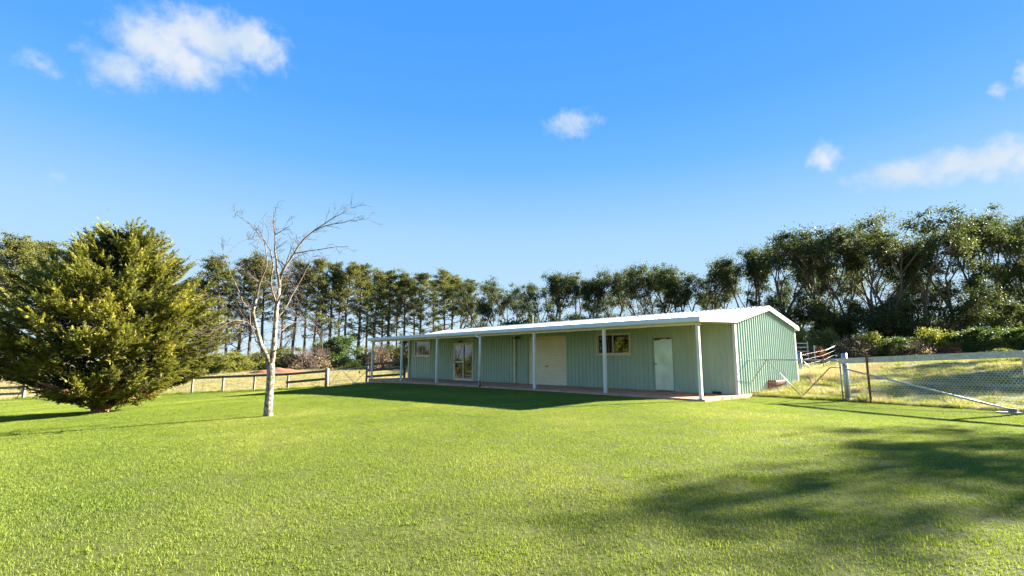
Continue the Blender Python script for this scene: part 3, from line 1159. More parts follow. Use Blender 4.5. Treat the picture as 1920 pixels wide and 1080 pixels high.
def make_gum(seed, h, low=False, spread=1.0, dens=1.0):
    """eucalypt: forked leaning trunk, limbs, foliage clumps at the limb ends. Returns meshes (trunk, crown)"""
    rng = random.Random(seed)
    npr = np.random.default_rng(seed)
    mb = MB()
    lean = Vector((rng.uniform(-.12, .12), rng.uniform(-.12, .12), 1))
    fork = h * rng.uniform(.22, .40)
    pts, dirs = grow(mb, rng, (0, 0, -.3), lean, fork + .3, h * .020, h * .015, .06, 5, 8)
    cents, rads = [], []

    def limb(p, d, ln, r, lev):
        pts, dirs = grow(mb, rng, p, d, ln, r, r * .55, .16, 4, 6 if lev < 2 else 4, .05)
        if lev >= 2:
            cents.append(tuple(pts[-1]))
            rads.append(rng.uniform(.55, 1.0) * h / 11)
            if rng.random() < .6:
                cents.append(tuple(pts[2] + rv(rng, .35)))
                rads.append(rng.uniform(.4, .75) * h / 11)
            if rng.random() < .5:
                cents.append(tuple(pts[-1] + rv(rng, .9 * h / 11)))
                rads.append(rng.uniform(.3, .6) * h / 11)
            return
        kids = rng.choice((3, 3, 4)) if lev == 1 else rng.choice((3, 4))
        for k in range(kids):
            i = rng.choice((2, 3, 4, 4)) if k else 4
            nd = (dirs[i] + rv(rng, .62 * spread) + Vector((0, 0, .18))).normalized()
            limb(pts[i], nd, ln * rng.uniform(.55, .8), r * .52, lev + 1)

    nf = rng.choice((2, 2, 3))
    for k in range(nf):
        a = 6.283 * k / nf + rng.uniform(-.5, .5)
        d = Vector((math.cos(a) * .42 * spread, math.sin(a) * .42 * spread, 1)) + lean * .3
        limb(pts[-1], d, (h - fork) * rng.uniform(.46, .56), h * .0125, 0)
    for k in range(rng.randint(3, 6)):   # side limbs on the trunk
        i = rng.randint(2, 5)
        a = rng.uniform(0, 6.28)
        limb(pts[i], Vector((math.cos(a), math.sin(a), .55)), h * rng.uniform(.13, .2), h * .006, 1)
    if low:
        for k in range(16):
            a = rng.uniform(0, 6.28)
            r = rng.uniform(.5, 2.2)
            cents.append((math.cos(a) * r, math.sin(a) * r, rng.uniform(.10, .42) * h))
            rads.append(rng.uniform(.5, 1.0) * h / 11)
    zt = max(c[2] for c in cents)
    mt = MB()
    per = [int(165 * dens * (r / .75) ** 1.4) for r in rads]
    P, Dd, Rn = clump_leaves(npr, cents, rads, per, .8, .55, .2)
    up = npr.normal(size=P.shape)
    me = leaf_mesh('crown', P, Dd, up, npr.uniform(.14, .24, len(P)), npr.uniform(.07, .12, len(P)), Rn, 'leaf_gum')
    return mb, me, zt


def make_pine(seed, h, full=.5):
    """windbreak pine: tall bare trunk, plates of needles on short level branches, denser at the top"""
    rng = random.Random(seed)
    npr = np.random.default_rng(seed)
    mb = MB()
    lean = Vector((rng.uniform(-.05, .05), rng.uniform(-.05, .05), 1))
    n = 12
    pts, dirs = grow(mb, rng, (0, 0, -.3), lean, h + .1, h * .017, h * .003, .035, n, 8)

    def on(t):
        x = t * n
        i = min(int(x), n - 1)
        return pts[i].lerp(pts[i + 1], x - i)
    cents, rads, per = [], [], []
    t = 1 - full * 1.15
    k = 0
    while t < .985:
        a = k * 2.4 + rng.uniform(-.5, .5)
        f = (t - (1 - full)) / full
        ln = h * (.17 - .11 * max(f, 0)) * rng.uniform(.55, 1.25)
        p = on(t)
        d = Vector((math.cos(a), math.sin(a), rng.uniform(.05, .5)))
        bp, bd = grow(mb, rng, p, d, ln, h * .0045, h * .0012, .16, 4, 4, .05)
        if rng.random() < .35 + .65 * min(1, max(0, f * 1.6)):
            for q, rr in ((bp[-1], 1.0), (bp[3], .8), (bp[2], .6)):
                if rng.random() < .85:
                    cents.append(tuple(q + Vector((rng.gauss(0, .15), rng.gauss(0, .15), .12))))
                    r = rr * h * rng.uniform(.026, .050)
                    rads.append(r)
                    per.append(int(30 + 75 * (r / (h * .05)) ** 2))
        t += full / (58 if t > 1 - full else 30) * rng.uniform(.6, 1.4)
        k += 1
    for j in range(12):  # top tuft
        cents.append(tuple(on(rng.uniform(.86, 1.0)) + rv(rng, .03 * h)))
        rads.append(h * rng.uniform(.035, .055))
        per.append(75)
    P, Dd, Rn = clump_leaves(npr, cents, rads, per, .45, -.35, .15)
    up = npr.normal(size=P.shape)
    me = leaf_mesh('crown', P, Dd, up, npr.uniform(.16, .30, len(P)), npr.uniform(.06, .10, len(P)), Rn, 'leaf_pine')
    return mb, me, h


def make_shrub(seed, w, h, mat, per=1.0, bark='bark_gum', leaf=(.10, .18), twiggy=False):
    rng = random.Random(seed)
    npr = np.random.default_rng(seed)
    mb = MB()
    cents, rads = [], []
    for k in range(10 if not twiggy else 60):
        a = rng.uniform(0, 6.28)
        o = rng.uniform(.15, 1) if not twiggy else rng.uniform(.1, 1.0)
        tip = Vector((math.cos(a) * w / 2 * o, math.sin(a) * w / 2 * o, h * (1.0 - .55 * o * o) * rng.uniform(.7, 1)))
        b = Vector((math.cos(a) * .1, math.sin(a) * .1, -.15))
        mid = b.lerp(tip, .5) + Vector((math.cos(a), math.sin(a), 0)) * w * .06 + rv(rng, .06 * w)
        mb.tube([b, mid, tip], [.035 if not twiggy else .02, .02, .006], 4, False)
        if twiggy:
            for j in range(7):
                q = mid.lerp(tip, rng.uniform(.1, 1))
                e = q + (tip - mid).normalized() * .35 + rv(rng, .3)
                mb.tube([q, q.lerp(e, .5) + rv(rng, .04), e], [.010, .008, .005], 3, False)
    m = int(26 * max(1, w * h / 6))
    for k in range(m):
        a = rng.uniform(0, 6.28)
        e = math.asin(rng.uniform(-.15, 1))
        k2 = rng.uniform(.55, 1)
        cents.append((math.cos(a) * math.cos(e) * w / 2 * .85 * k2, math.sin(a) * math.cos(e) * w / 2 * .85 * k2, h * .12 + h * .72 * max(0, math.sin(e)) * k2))
        rads.append(rng.uniform(.28, .5) * min(1, (w + h) / 5) * 1.1)
    P, Dd, Rn = clump_leaves(npr, cents, rads, [int((150 if not twiggy else 24) * per)] * len(cents), .7, -.2, .2)
    P[:, 2] = np.maximum(P[:, 2], .02)
    up = npr.normal(size=P.shape)
    me = leaf_mesh('foliage', P, Dd, up, npr.uniform(leaf[0], leaf[1], len(P)), npr.uniform(.05, .09, len(P)), Rn, mat)
    return mb, me, bark


class Kind:
    """prototype tree kept as meshes; place() makes a thing with its own trunk and crown objects"""

    def __init__(self, trunk_mb, crown_me, h, bark, tname='trunk', cname='crown'):
        self.h, self.tname, self.cname = h, tname, cname
        o = trunk_mb.build(tname, bark, None, True)
        self.tme = o.data
        bpy.data.objects.remove(o)
        self.cme = crown_me

    def place(self, name, loc, h, label, cat, group, rz=0.0, sxy=1.0):
        e = empty(name, loc, rz)
        s = h / self.h
        e.scale = (s * sxy, s * sxy, s)
        tag(e, label, cat, group)
        link(self.tname, self.tme, e)
        link(self.cname, self.cme, e)
        return e


def build_rows():
    rng = random.Random(8)
    gums = []
    for i, (sd, low, sp, dn) in enumerate([(1, True, 1.0, 1.0), (2, False, .9, 1.0), (3, True, 1.1, 1.1), (4, False, 1.0, 1.0), (15, True, .85, 1.2), (16, False, 1.15, .9), (27, True, 1.0, 1.1)]):
        mb, me, zt = make_gum(sd * 7 + 3, 11, low, sp, dn)
        gums.append(Kind(mb, me, zt + .4, 'bark_gum'))
    row = [(862, 552, 76), (900, 530, 72), (930, 540, 70), (958, 522, 68), (990, 540, 66), (1015, 528, 66), (1056, 502, 63), (1085, 520, 63), (1112, 514, 61), (1152, 500, 60), (1192, 500, 58), (1222, 494, 57), (1250, 500, 56),
           (1280, 490, 55), (1305, 492, 54), (1352, 476, 52), (1395, 482, 51), (1432, 452, 50), (1474, 437, 48), (1512, 440, 47), (1548, 434, 46), (1592, 436, 46), (1640, 420, 44), (1676, 413, 43), (1722, 410, 43),
           (1770, 432, 43), (1832, 396, 45), (1880, 400, 48), (1930, 404, 50)]
    for i, (px, py, Y) in enumerate(row):
        x = gx(px, Y)
        z = T(x, Y)
        h = at(px, py, Y).z - z
        k = gums[(i * 3 + (i // 7)) % 7]
        where = 'above the shed roof' if px < 1440 else 'right of the shed'
        k.place('gum_tree', (x, Y, z - .05), h, 'dark gum tree %s, %s from the left in the gum row' % (where, ORD[i + 1]), 'tree', 'gum trees in the row behind the shed', rng.uniform(0, 6.28), rng.uniform(.85, 1.1))
    # second, lower line of gums filling the row near the right
    for i, (px, py, Y) in enumerate([(1120, 548, 68), (1210, 545, 64), (1330, 540, 60), (1500, 500, 54), (1570, 505, 53), (1625, 490, 52), (1705, 500, 50), (1745, 520, 50), (1800, 500, 48), (1905, 480, 47)]):
        x = gx(px, Y)
        z = T(x, Y)
        gums[(i * 2) % 7].place('gum_tree', (x, Y, z - .05), at(px, py, Y).z - z, 'lower gum tree half hidden behind the row, %s of these from the left' % ORD[i + 1], 'tree', 'lower gum trees behind the row', rng.uniform(0, 6.28), 1.1)
    thin = [Kind(*(lambda q: (q[0], q[1], q[2] + .4))(make_gum(311 + i, 11, i == 1, 1.1, 1.0)), 'bark_gum') for i in range(2)]
    # gums just outside the right edge: they throw the soft shade over the lawn and paddock
    for i, (x, y, h) in enumerate([(28.6, 12.2, 11.2), (27.6, 9.0, 11.0), (31.3, 7.0, 12.0), (32.3, 13.2, 11.5), (24.6, 10.1, 9.2), (37.2, 24.6, 11.0), (38.6, 28.6, 10.6)]):
        (thin[i % 2] if i < 5 else gums[(i * 2 + 1) % 7]).place('gum_tree', (x, y, T(x, y) - .05), h, 'tall gum tree beyond the right edge shading the lawn, %s of them' % ORD[i + 1], 'tree', 'gum trees beyond the right edge', rng.uniform(0, 6.28), 1.2)
    for i, (x, y, h) in enumerate([(-47, 33, 11), (-52, 37, 12), (-50, 28, 10), (-40, 14, 8), (-56, 42, 12)]):  # unseen trees added to give the shed windows something to reflect
        gums[(i * 3 + 2) % 7].place('gum_tree', (x, y, T(x, y) - .05), h, 'unseen gum tree added outside the left edge mirrored in the shed windows, %s of them' % ORD[i + 1], 'tree', 'added gum trees outside the left edge', rng.uniform(0, 6.28), 1.1)
    pines = []
    for i, (sd, fl) in enumerate([(1, .55), (2, .7), (3, .5), (4, .62), (5, .8), (6, .45)]):
        mb, me, h = make_pine(sd * 13 + 1, 14, fl)
        pines.append(Kind(mb, me, h, 'bark_pine'))
    row = [(-40, 455, 50), (4, 440, 48), (38, 458, 52), (84, 456, 54), (130, 470, 56), (205, 480, 58), (300, 500, 58), (384, 524, 58), (413, 484, 58), (455, 486, 61), (474, 478, 60), (500, 490, 62), (552, 492, 64), (592, 484, 64), (622, 493, 66),
           (650, 494, 66), (676, 498, 68), (704, 508, 70), (733, 508, 72), (762, 513, 73), (792, 512, 74), (832, 507, 72), (848, 515, 76), (884, 524, 78)]
    for i, (px, py, Y) in enumerate(row):
        x = gx(px, Y)
        z = T(x, Y)
        h = at(px, py, Y).z - z
        side = 'left of the round conifer' if px < 20 else 'behind the round conifer' if px < 370 else 'behind the bare tree' if px < 640 else 'behind the far end of the shed'
        pines[(i * 5 + i // 6) % 6].place('pine_tree', (x, Y, z - .05), h, 'windbreak pine %s, %s in the row from the left' % (side, ORD[i + 1]), 'tree', 'pines in the windbreak row', rng.uniform(0, 6.28), rng.uniform(.9, 1.2))
    for i, (px, py, Y) in enumerate([(432, 505, 70), (530, 520, 72), (575, 505, 74), (608, 530, 76), (640, 512, 76), (690, 520, 80), (718, 520, 80), (748, 528, 82), (778, 522, 82), (812, 524, 82)]):
        x = gx(px, Y)
        z = T(x, Y)
        pines[(i * 2 + 1) % 6].place('pine_tree', (x, Y, z - .05), at(px, py, Y).z - z, 'thinner pine standing behind the windbreak row, %s of these from the left' % ORD[i + 1], 'tree', 'thinner pines behind the windbreak', rng.uniform(0, 6.28), .9)


def build_shrubs():
    rng = random.Random(21)
    P = {}
    specs = dict(pale=(31, 4.2, 2.6, 'leaf_shrub', 1.5), olive=(32, 3.4, 2.4, 'leaf_olive', 1.4), deep=(33, 3.0, 3.2, 'leaf_deep', 1.6), dry=(34, 3.4, 2.2, 'leaf_dry', .8), red=(35, 2.4, 1.4, 'leaf_red', 1.0),
                 olive2=(36, 4.4, 3.4, 'leaf_olive', 1.3), pale2=(37, 3.0, 2.0, 'leaf_shrub', 1.4))
    for k, (sd, w, h, m, per) in specs.items():
        mb, me, bark = make_shrub(sd, w, h, m, per, twiggy=(k == 'dry'))
        P[k] = (Kind(mb, me, h, bark if k != 'dry' else 'bark_twig', 'stems', 'foliage'), w, h)
    look = dict(pale='pale green feathery shrub', pale2='small yellow-green shrub', olive='olive green shrub', olive2='large olive green shrub', deep='deep green upright shrub', dry='dry pinkish brown twiggy shrub', red='low reddish bramble shrub')
    # px centre, width px, top y, distance, kind
    left = [(15, 70, 640, 50, 'dry'), (330, 90, 640, 50, 'olive2'), (372, 70, 640, 52, 'deep'), (432, 105, 648, 50, 'pale'), (475, 70, 655, 53, 'pale2'), (512, 60, 648, 54, 'olive'), (545, 70, 640, 55, 'olive2'), (590, 85, 648, 52, 'dry'),
            (612, 60, 630, 58, 'deep'), (645, 70, 615, 56, 'deep'), (668, 50, 680, 52, 'pale2'), (700, 70, 640, 60, 'olive2'), (716, 50, 640, 52, 'dry'), (740, 60, 640, 62, 'olive'), (770, 55, 622, 64, 'olive2'), (805, 60, 628, 64, 'deep'), (838, 60, 622, 66, 'olive2')]
    right = [(905, 80, 590, 62, 'olive2'), (965, 90, 580, 60, 'deep'), (1030, 90, 580, 58, 'olive2'), (1100, 90, 575, 56, 'deep'), (1180, 90, 570, 54, 'olive2'), (1260, 90, 565, 50, 'deep'), (1340, 90, 560, 48, 'olive2'), (1400, 80, 560, 46, 'deep'),
             (1448, 80, 570, 45, 'olive'), (1500, 70, 600, 42, 'olive2'), (1506, 60, 640, 40, 'red'), (1545, 75, 610, 42, 'olive'), (1590, 70, 628, 40, 'dry'), (1620, 80, 610, 41, 'pale'), (1665, 75, 622, 40, 'deep'), (1700, 70, 635, 39, 'dry'), (1735, 80, 600, 41, 'pale'), (1755, 60, 645, 39, 'red'),
             (1790, 80, 615, 40, 'olive'), (1830, 80, 600, 39, 'deep'), (1868, 80, 620, 38, 'olive2'), (1905, 80, 600, 38, 'deep'), (1855, 55, 650, 36, 'pale2'), (1950, 80, 600, 38, 'olive2')]
    for side, lst in (('below the pines', left), ('under the gum trees', right)):
        cnt = {}
        for px, wpx, py, Y, k in sorted(lst):
            if px > 1480:
                Y -= 5
            kind, w0, h0 = P[k]
            cnt[k] = cnt.get(k, 0) + 1
            x = gx(px, Y)
            z = T(x, Y)
            h = max(.7, at(px, py, Y).z - z)
            w = wpx / FPX * Y * 1.15
            kind.place('shrub', (x, Y, z - .05), h, '%s %s, %s such from the left' % (look[k], side, ORD[cnt[k]]), 'shrub', 'shrubs ' + side, rng.uniform(0, 6.28), (w / w0) / (h / h0))


def build_conifer():
    x, y = -14.95, 18.15
    z0 = T(x, y)
    e = tag(empty('conifer_tree', (x, y, z0 - .05)), 'broad dense golden green conifer with feathery sprays on the left lawn', 'tree')
    rng = random.Random(4)
    npr = np.random.default_rng(4)
    H = 7.0
    tr = MB()
    tr.tube([(0, 0, -.2), (0, .0, .15), (.03, 0, .6), (.05, .05, 2.2), (.2, .1, 4.5), (.5, .1, 6.4)], [.36, .30, .27, .2, .12, .03], 10)
    for s, a in ((1, .9), (1, 2.6), (1, 4.4), (1, 5.5)):
        tr.tube([(0, 0, .0), (math.cos(a) * .25, math.sin(a) * .25, .3), (math.cos(a) * .9, math.sin(a) * .9, .75), (math.cos(a) * 1.9, math.sin(a) * 1.9, 1.2)], [.14, .12, .09, .04], 7)
    tr.build('trunk', 'bark_red', e, True)

    def prof(z):   # crown radius at height
        t = z / H
        return float(np.interp(t, [0, .04, .10, .20, .34, .48, .62, .75, .86, .94, 1.0], [.25, .8, 1.75, 2.9, 3.55, 3.55, 3.05, 2.35, 1.65, 1.0, .25]))

    br = MB()
    pos, dr, upv, ln, wd, rn = [], [], [], [], [], []
    lobes = [(rng.uniform(0, 6.28), rng.uniform(.05, 1.0) * H, rng.uniform(.12, .46)) for _ in range(52)]

    def bump(a, z):
        b = 0
        for la, lz, k in lobes:
            da = (a - la + math.pi) % (2 * math.pi) - math.pi
            b += k * math.exp(-(da / .26) ** 2 - ((z - lz) / .42) ** 2)
        return b
    def spray(base, d, L, dens, tone, wide=1.0):
        side = d.cross(Vector((0, 0, 1)))
        side = side.normalized() if side.length > 1e-4 else Vector((1, 0, 0))
        nrm = side.cross(d).normalized()
        tilt = rng.gauss(0, .55)
        side = (side * math.cos(tilt) + nrm * math.sin(tilt)).normalized()
        nrm = side.cross(d).normalized()
        m = int(dens * L + 7)
        for i in range(m):
            t = (i + rng.random()) / m
            p = base + d * (L * t) + nrm * (.12 * L * t * t)
            s_ = 1 if i % 2 else -1
            w = (math.sin(min(1, t * 1.05 + .15) * math.pi) * .8 + .25) * wide
            pos.append(p)
            dr.append(d * rng.uniform(.6, 1.1) + side * s_ * rng.uniform(.35, 1.0) * w + nrm * rng.gauss(0, .3))
            upv.append(nrm + rv(rng, .55))
            ln.append(rng.uniform(.08, .18))
            wd.append(rng.uniform(.032, .056))
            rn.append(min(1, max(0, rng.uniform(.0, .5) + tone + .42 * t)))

    nb = 0
    while nb < 520:      # boughs: each a plume of sprays turned up at the end
        z = H * (.075 + .925 * rng.random() ** .9)
        r = prof(z)
        if rng.random() > (r + .55) / 4.1:
            continue
        nb += 1
        a = rng.uniform(0, 6.283)
        out = Vector((math.cos(a), math.sin(a), 0))
        tang = Vector((-math.sin(a), math.cos(a), 0))
        rr = r * min(1.06, max(.60, rng.gauss(.88, .10)))
        el = .16 + .62 * (z / H) ** 1.3 + rng.gauss(0, .12)
        d = (out * math.cos(el) + tang * rng.gauss(0, .16) + Vector((0, 0, math.sin(el)))).normalized()
        tip = out * rr + Vector((.25 * z / H, 0, z))
        LB = min(rr * .8, rng.uniform(.8, 1.5))
        root_ = tip - d * LB - Vector((0, 0, .12))
        br.tube([root_ - out * min(.6, rr * .3), root_, root_.lerp(tip, .5) - Vector((0, 0, .08)), tip], [.018, .015, .009, .004], 4, False)
        tone = rng.uniform(-.10, .22)
        ns = int(13 * LB)
        for i in range(ns):
            t = .12 + .88 * (i + rng.random()) / ns
            p = root_.lerp(tip, t) - Vector((0, 0, .30 * t * (1 - t)))
            k = 1 - .55 * t
            dd = (d + tang * rng.gauss(0, .75) * k + Vector((0, 0, rng.gauss(.10, .34) * k)) + out * .12).normalized()
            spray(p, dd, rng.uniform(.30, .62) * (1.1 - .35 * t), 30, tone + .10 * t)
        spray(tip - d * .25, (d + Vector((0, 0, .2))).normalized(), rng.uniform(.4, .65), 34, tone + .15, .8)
    br.build('branches', 'bark_gum', e)
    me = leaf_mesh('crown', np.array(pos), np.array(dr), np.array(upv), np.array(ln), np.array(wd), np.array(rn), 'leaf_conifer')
    link('crown', me, e)
    # foliage further inside, with the shade of the crown painted into its dark colour
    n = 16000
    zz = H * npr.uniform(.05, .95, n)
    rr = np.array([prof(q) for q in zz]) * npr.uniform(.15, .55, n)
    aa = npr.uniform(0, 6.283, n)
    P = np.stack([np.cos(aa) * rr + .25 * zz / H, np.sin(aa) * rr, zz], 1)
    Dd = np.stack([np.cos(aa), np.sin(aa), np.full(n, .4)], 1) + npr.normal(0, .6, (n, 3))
    link('inner_foliage', leaf_mesh('inner_foliage', P, Dd, npr.normal(size=(n, 3)), npr.uniform(.14, .26, n), npr.uniform(.06, .11, n), npr.uniform(0, 1, n), 'leaf_conifer_shade'), e)
    # rust brown dead sprays low round the trunk
    n = 1500
    aa = npr.uniform(-2.6, .5, n)
    rr = npr.uniform(.55, 1.8, n)
    P = np.stack([np.cos(aa) * rr, np.sin(aa) * rr, .48 + rr * .25 + npr.normal(0, .10, n)], 1)
    Dd = np.stack([np.cos(aa), np.sin(aa), np.full(n, .1)], 1) + npr.normal(0, .5, (n, 3))
    link('dead_foliage', leaf_mesh('dead_foliage', P, Dd, npr.normal(size=(n, 3)), npr.uniform(.08, .18, n), npr.uniform(.03, .05, n), npr.uniform(0, 1, n), 'leaf_red'), e)


def build_bare_tree():
    Y0 = 12.95
    b = at(502, 781, Y0)
    z0 = T(b.x, Y0)
    e = tag(empty('bare_tree', (b.x, Y0, z0 - .03)), 'leafless slender tree with pale lichened forked trunk on the lawn', 'tree')
    rng = random.Random(12)
    O = Vector((b.x, Y0, z0 - .03))

    def w(px, py, dy=0.0):
        return at(px, py, Y0 + dy) - O
    tk = MB()
    base = [Vector((.02, 0, -.12)), w(503, 770), w(504, 750), w(506, 725), w(508, 700), w(507, 682)]
    tk.tube(base, [.135, .108, .098, .092, .098, .10], 12)
    left = [w(506, 690), w(501, 668, -.05), w(490, 648, -.12), w(482, 620, -.25), w(474, 585, -.4), w(480, 560, -.5)]
    right = [w(508, 690), w(512, 660, .05), w(515, 630, .1), w(517, 600, .15), w(519, 570, .2), w(524, 540, .25)]
    tk.tube(left, [.062, .060, .056, .048, .040, .034], 10)
    tk.tube(right, [.075, .070, .064, .058, .052, .044], 10)
    tk.build('trunk', 'bark_pale', e, True)
    main = [([w(524, 540, .25), w(527, 515, .3), w(535, 500, .3), w(552, 475, .4), w(570, 448, .5), w(592, 430, .55), w(625, 408, .6), w(658, 390, .6)], .044, .006),
            ([w(524, 540, .25), w(519, 505, .2), w(515, 470, .1), w(516, 440, .05), w(513, 410, 0), w(513, 388, 0)], .036, .005),
            ([w(519, 570, .2), w(508, 535, 0), w(512, 500, -.2), w(507, 470, -.3), w(492, 445, -.4), w(470, 422, -.5), w(441, 401, -.5)], .028, .004),
            ([w(480, 560, -.5), w(487, 530, -.7), w(500, 500, -.9), w(498, 465, -1.0), w(490, 440, -1.0)], .030, .006),
            ([w(474, 585, -.4), w(455, 565, -.7), w(440, 530, -.9), w(428, 500, -1.1), w(418, 470, -1.2)], .017, .004),
            ([w(482, 620, -.25), w(462, 603, -.6), w(440, 600, -1.0), w(418, 610, -1.3), w(400, 622, -1.5)], .013, .003),
            ([w(517, 600, .15), w(540, 570, .5), w(556, 540, .8), w(575, 505, 1.1), w(590, 480, 1.2)], .020, .004),
            ([w(515, 630, .1), w(540, 610, .6), w(566, 598, 1.0), w(588, 606, 1.3), w(604, 622, 1.5)], .015, .003),
            ([w(552, 475, .4), w(580, 470, .2), w(610, 466, .0), w(648, 462, -.1)], .018, .004),
            ([w(592, 430, .55), w(625, 420, .7), w(655, 414, .8), w(690, 410, .8)], .015, .004),
            ([w(516, 440, .05), w(530, 432, -.2), w(548, 420, -.3)], .012, .004),
            ([w(535, 500, .3), w(545, 470, .0), w(555, 445, -.2), w(552, 455, -.2)][:3], .016, .005),
            ([w(492, 445, -.4), w(478, 450, -.6), w(466, 449, -.7)], .012, .004),
            ([w(490, 648, -.12), w(480, 640, .5), w(470, 610, 1.2), w(465, 570, 1.6)], .024, .005),
            ([w(519, 570, .2), w(530, 545, -.6), w(545, 520, -1.2), w(560, 500, -1.5)], .024, .005),
            ([w(512, 660, .05), w(532, 652, -.3), w(548, 632, -.6), w(560, 600, -.8)], .018, .004)]
    limbs, tw = MB(), MB()

    def twig(p, d, L, r, lev):
        pts, dirs = grow(tw, rng, p, d, L, r, max(.0025, r * .4), .22, 5, 3, -.02 if lev else .02)
        if lev >= 2:
            return
        for k in range(rng.randint(3, 5)):
            i = rng.randint(1, 5)
            twig(pts[i], dirs[i] + rv(rng, .75), L * rng.uniform(.35, .65), max(.003, r * .55), lev + 1)
    for pts, r0, r1 in main:
        # refine with a small wobble
        fine = []
        for a, b2 in zip(pts, pts[1:]):
            fine += [a, a.lerp(b2, .5) + rv(rng, .02)]
        fine.append(pts[-1])
        n = len(fine)
        rad = [r0 + (r1 - r0) * i / (n - 1) for i in range(n)]
        limbs.tube(fine, rad, 6)
        for i in range(1, n):
            d = (fine[i] - fine[i - 1]).normalized()
            for k in range(rng.choice((1, 2, 2, 3))):
                low = fine[i].z < 3.0
                nd = d * .7 + rv(rng, .9) + Vector((0, 0, -.25 if low else .15))
                twig(fine[i], nd, rng.uniform(.3, .85) if fine[i].z < 3.6 else rng.uniform(.15, .45), max(.0042, rad[i] * .35), 0 if fine[i].z < 3.6 else 1)
    limbs.build('limbs', 'bark_limb', e, True)
    tw.build('twigs', 'bark_twig', e)


build_rows()
build_shrubs()
build_conifer()
build_bare_tree()


# ------------------------------------------------------------------ fences, gates and small things
def zt(x, y):
    return T(x, y)


def post_thing(name, loc, w, h, mat, label, cat, group=None, rnd=False, depth=.4):
    o = MB()
    if rnd:
        o.tube([(0, 0, -depth), (0, 0, h - .01), (0, 0, h)], [w / 2, w / 2, w / 2 - .008], 12)
    else:
        a = w / 2
        b = a - .008
        o.box((-a, -a, -depth), (a, a, h - .008))
        o.add([(-a, -a, h - .008), (a, -a, h - .008), (a, a, h - .008), (-a, a, h - .008), (-b, -b, h), (b, -b, h), (b, b, h), (-b, b, h)],
              [(0, 1, 5, 4), (1, 2, 6, 5), (2, 3, 7, 6), (3, 0, 4, 7), (4, 5, 6, 7)])
    ob = o.build(name, mat, None, rnd)
    ob.location = loc
    return tag(ob, label, cat, group)


def build_left_fence():
    # timber rail fence closing the lawn on the left
    px = [549.4, 488, 430.8, 374.8, 323, 270, 218, 166, 116]
    pts = []
    for q in px:
        Y = 32.2 + max(0, (323 - q)) * .007
        x = gx(q, Y)
        pts.append(Vector((x, Y, zt(x, Y))))
    s = Vector((-11.98, 32.0, zt(-11.98, 32.0)))
    e = tag(empty('rail_fence', s), 'weathered dark timber rail fence behind the bare tree', 'fence')
    MB().tube([(0, 0, -.5), (0, 0, 1.17), (0, 0, 1.19)], [.13, .125, .11], 12).build('strainer_post', 'timber_pale', e, True)
    prev = s
    tops = [Vector((0, 0, 1.02))]
    for i, p in enumerate(pts):
        q = p - s
        mb = MB()
        mb.box((q.x - .055, q.y - .04, q.z - .4), (q.x + .055, q.y + .04, q.z + .99))
        mb.build('post', 'timber_pale', e)
        tops.append(q + Vector((0, 0, .97)))
    for a, b in zip(tops, tops[1:]):
        MB().bar(a + Vector((0, -.07, 0)), b + Vector((0, -.07, 0)), .045, .15).build('rail', 'timber_dark', e)
    MB().bar(tops[0] + Vector((0, -.07, -.50)), tops[1] + Vector((-.08, -.07, -.53)), .045, .15).build('rail', 'timber_dark', e)
    for k in (.13, .24):
        MB().tube([t + Vector((0, .06, k)) for t in tops], .006, 4).build('wire', 'wire', e)
    for k in (-.3, -.55, -.78):
        MB().tube([t + Vector((0, .05, k)) for t in tops], .004, 4).build('wire', 'wire', e)
    # far left post and rail fence
    a, b = at(43, 748, 34), at(-60, 752, 34.5)
    base = Vector((a.x, 34, zt(a.x, 34)))
    f = tag(empty('rail_fence', base), 'short pale timber post and rail fence at the left edge', 'fence')
    for i in range(4):
        q = Vector((-i * 2.2, i * .1, zt(base.x - i * 2.2, 34 + i * .1) - base.z))
        MB().box((q.x - .07, q.y - .06, q.z - .4), (q.x + .07, q.y + .06, q.z + .92)).build('post', 'timber_pale', f)
        if i < 3:
            q2 = Vector((-(i + 1) * 2.2, (i + 1) * .1, zt(base.x - (i + 1) * 2.2, 34 + (i + 1) * .1) - base.z))
            for k in (.78, .36):
                MB().bar(q + Vector((.12 if i == 0 else 0, -.09, k)), q2 + Vector((0, -.09, k)), .05, .16).build('rail', 'timber_pale', f)
    st = MB()
    st.bar(Vector((-.55, .05, -.15)), Vector((-.05, 0, .62)), .08, .08)
    st.build('stay', 'timber_pale', f)
    p = at(71, 746, 34)
    post_thing('timber_post', (p.x, 34, zt(p.x, 34)), .18, .55, 'timber_dark', 'short dark timber post beside the pale rail fence', 'post', rnd=True)


def pipe_gate(root, A, B, zl, zr, top_l, top_r, diag, mat, mat2, rad=.02):
    """A,B local end points in plan"""
    def P(t, k):
        q = A.lerp(B, t)
        lo = zl + (zr - zl) * t
        hi = top_l + (top_r - top_l) * t
        return Vector((q.x, q.y, lo + (hi - lo) * k))
    return P


def mesh_wires(P, nu, nv, r=.0022):
    mb = MB()
    for i in range(1, nu):
        mb.tube([P(i / nu, .01), P(i / nu, .99)], r, 3, False)
    for j in range(1, nv):
        mb.tube([P(.01, j / nv), P(.99, j / nv)], r, 3, False)
    return mb


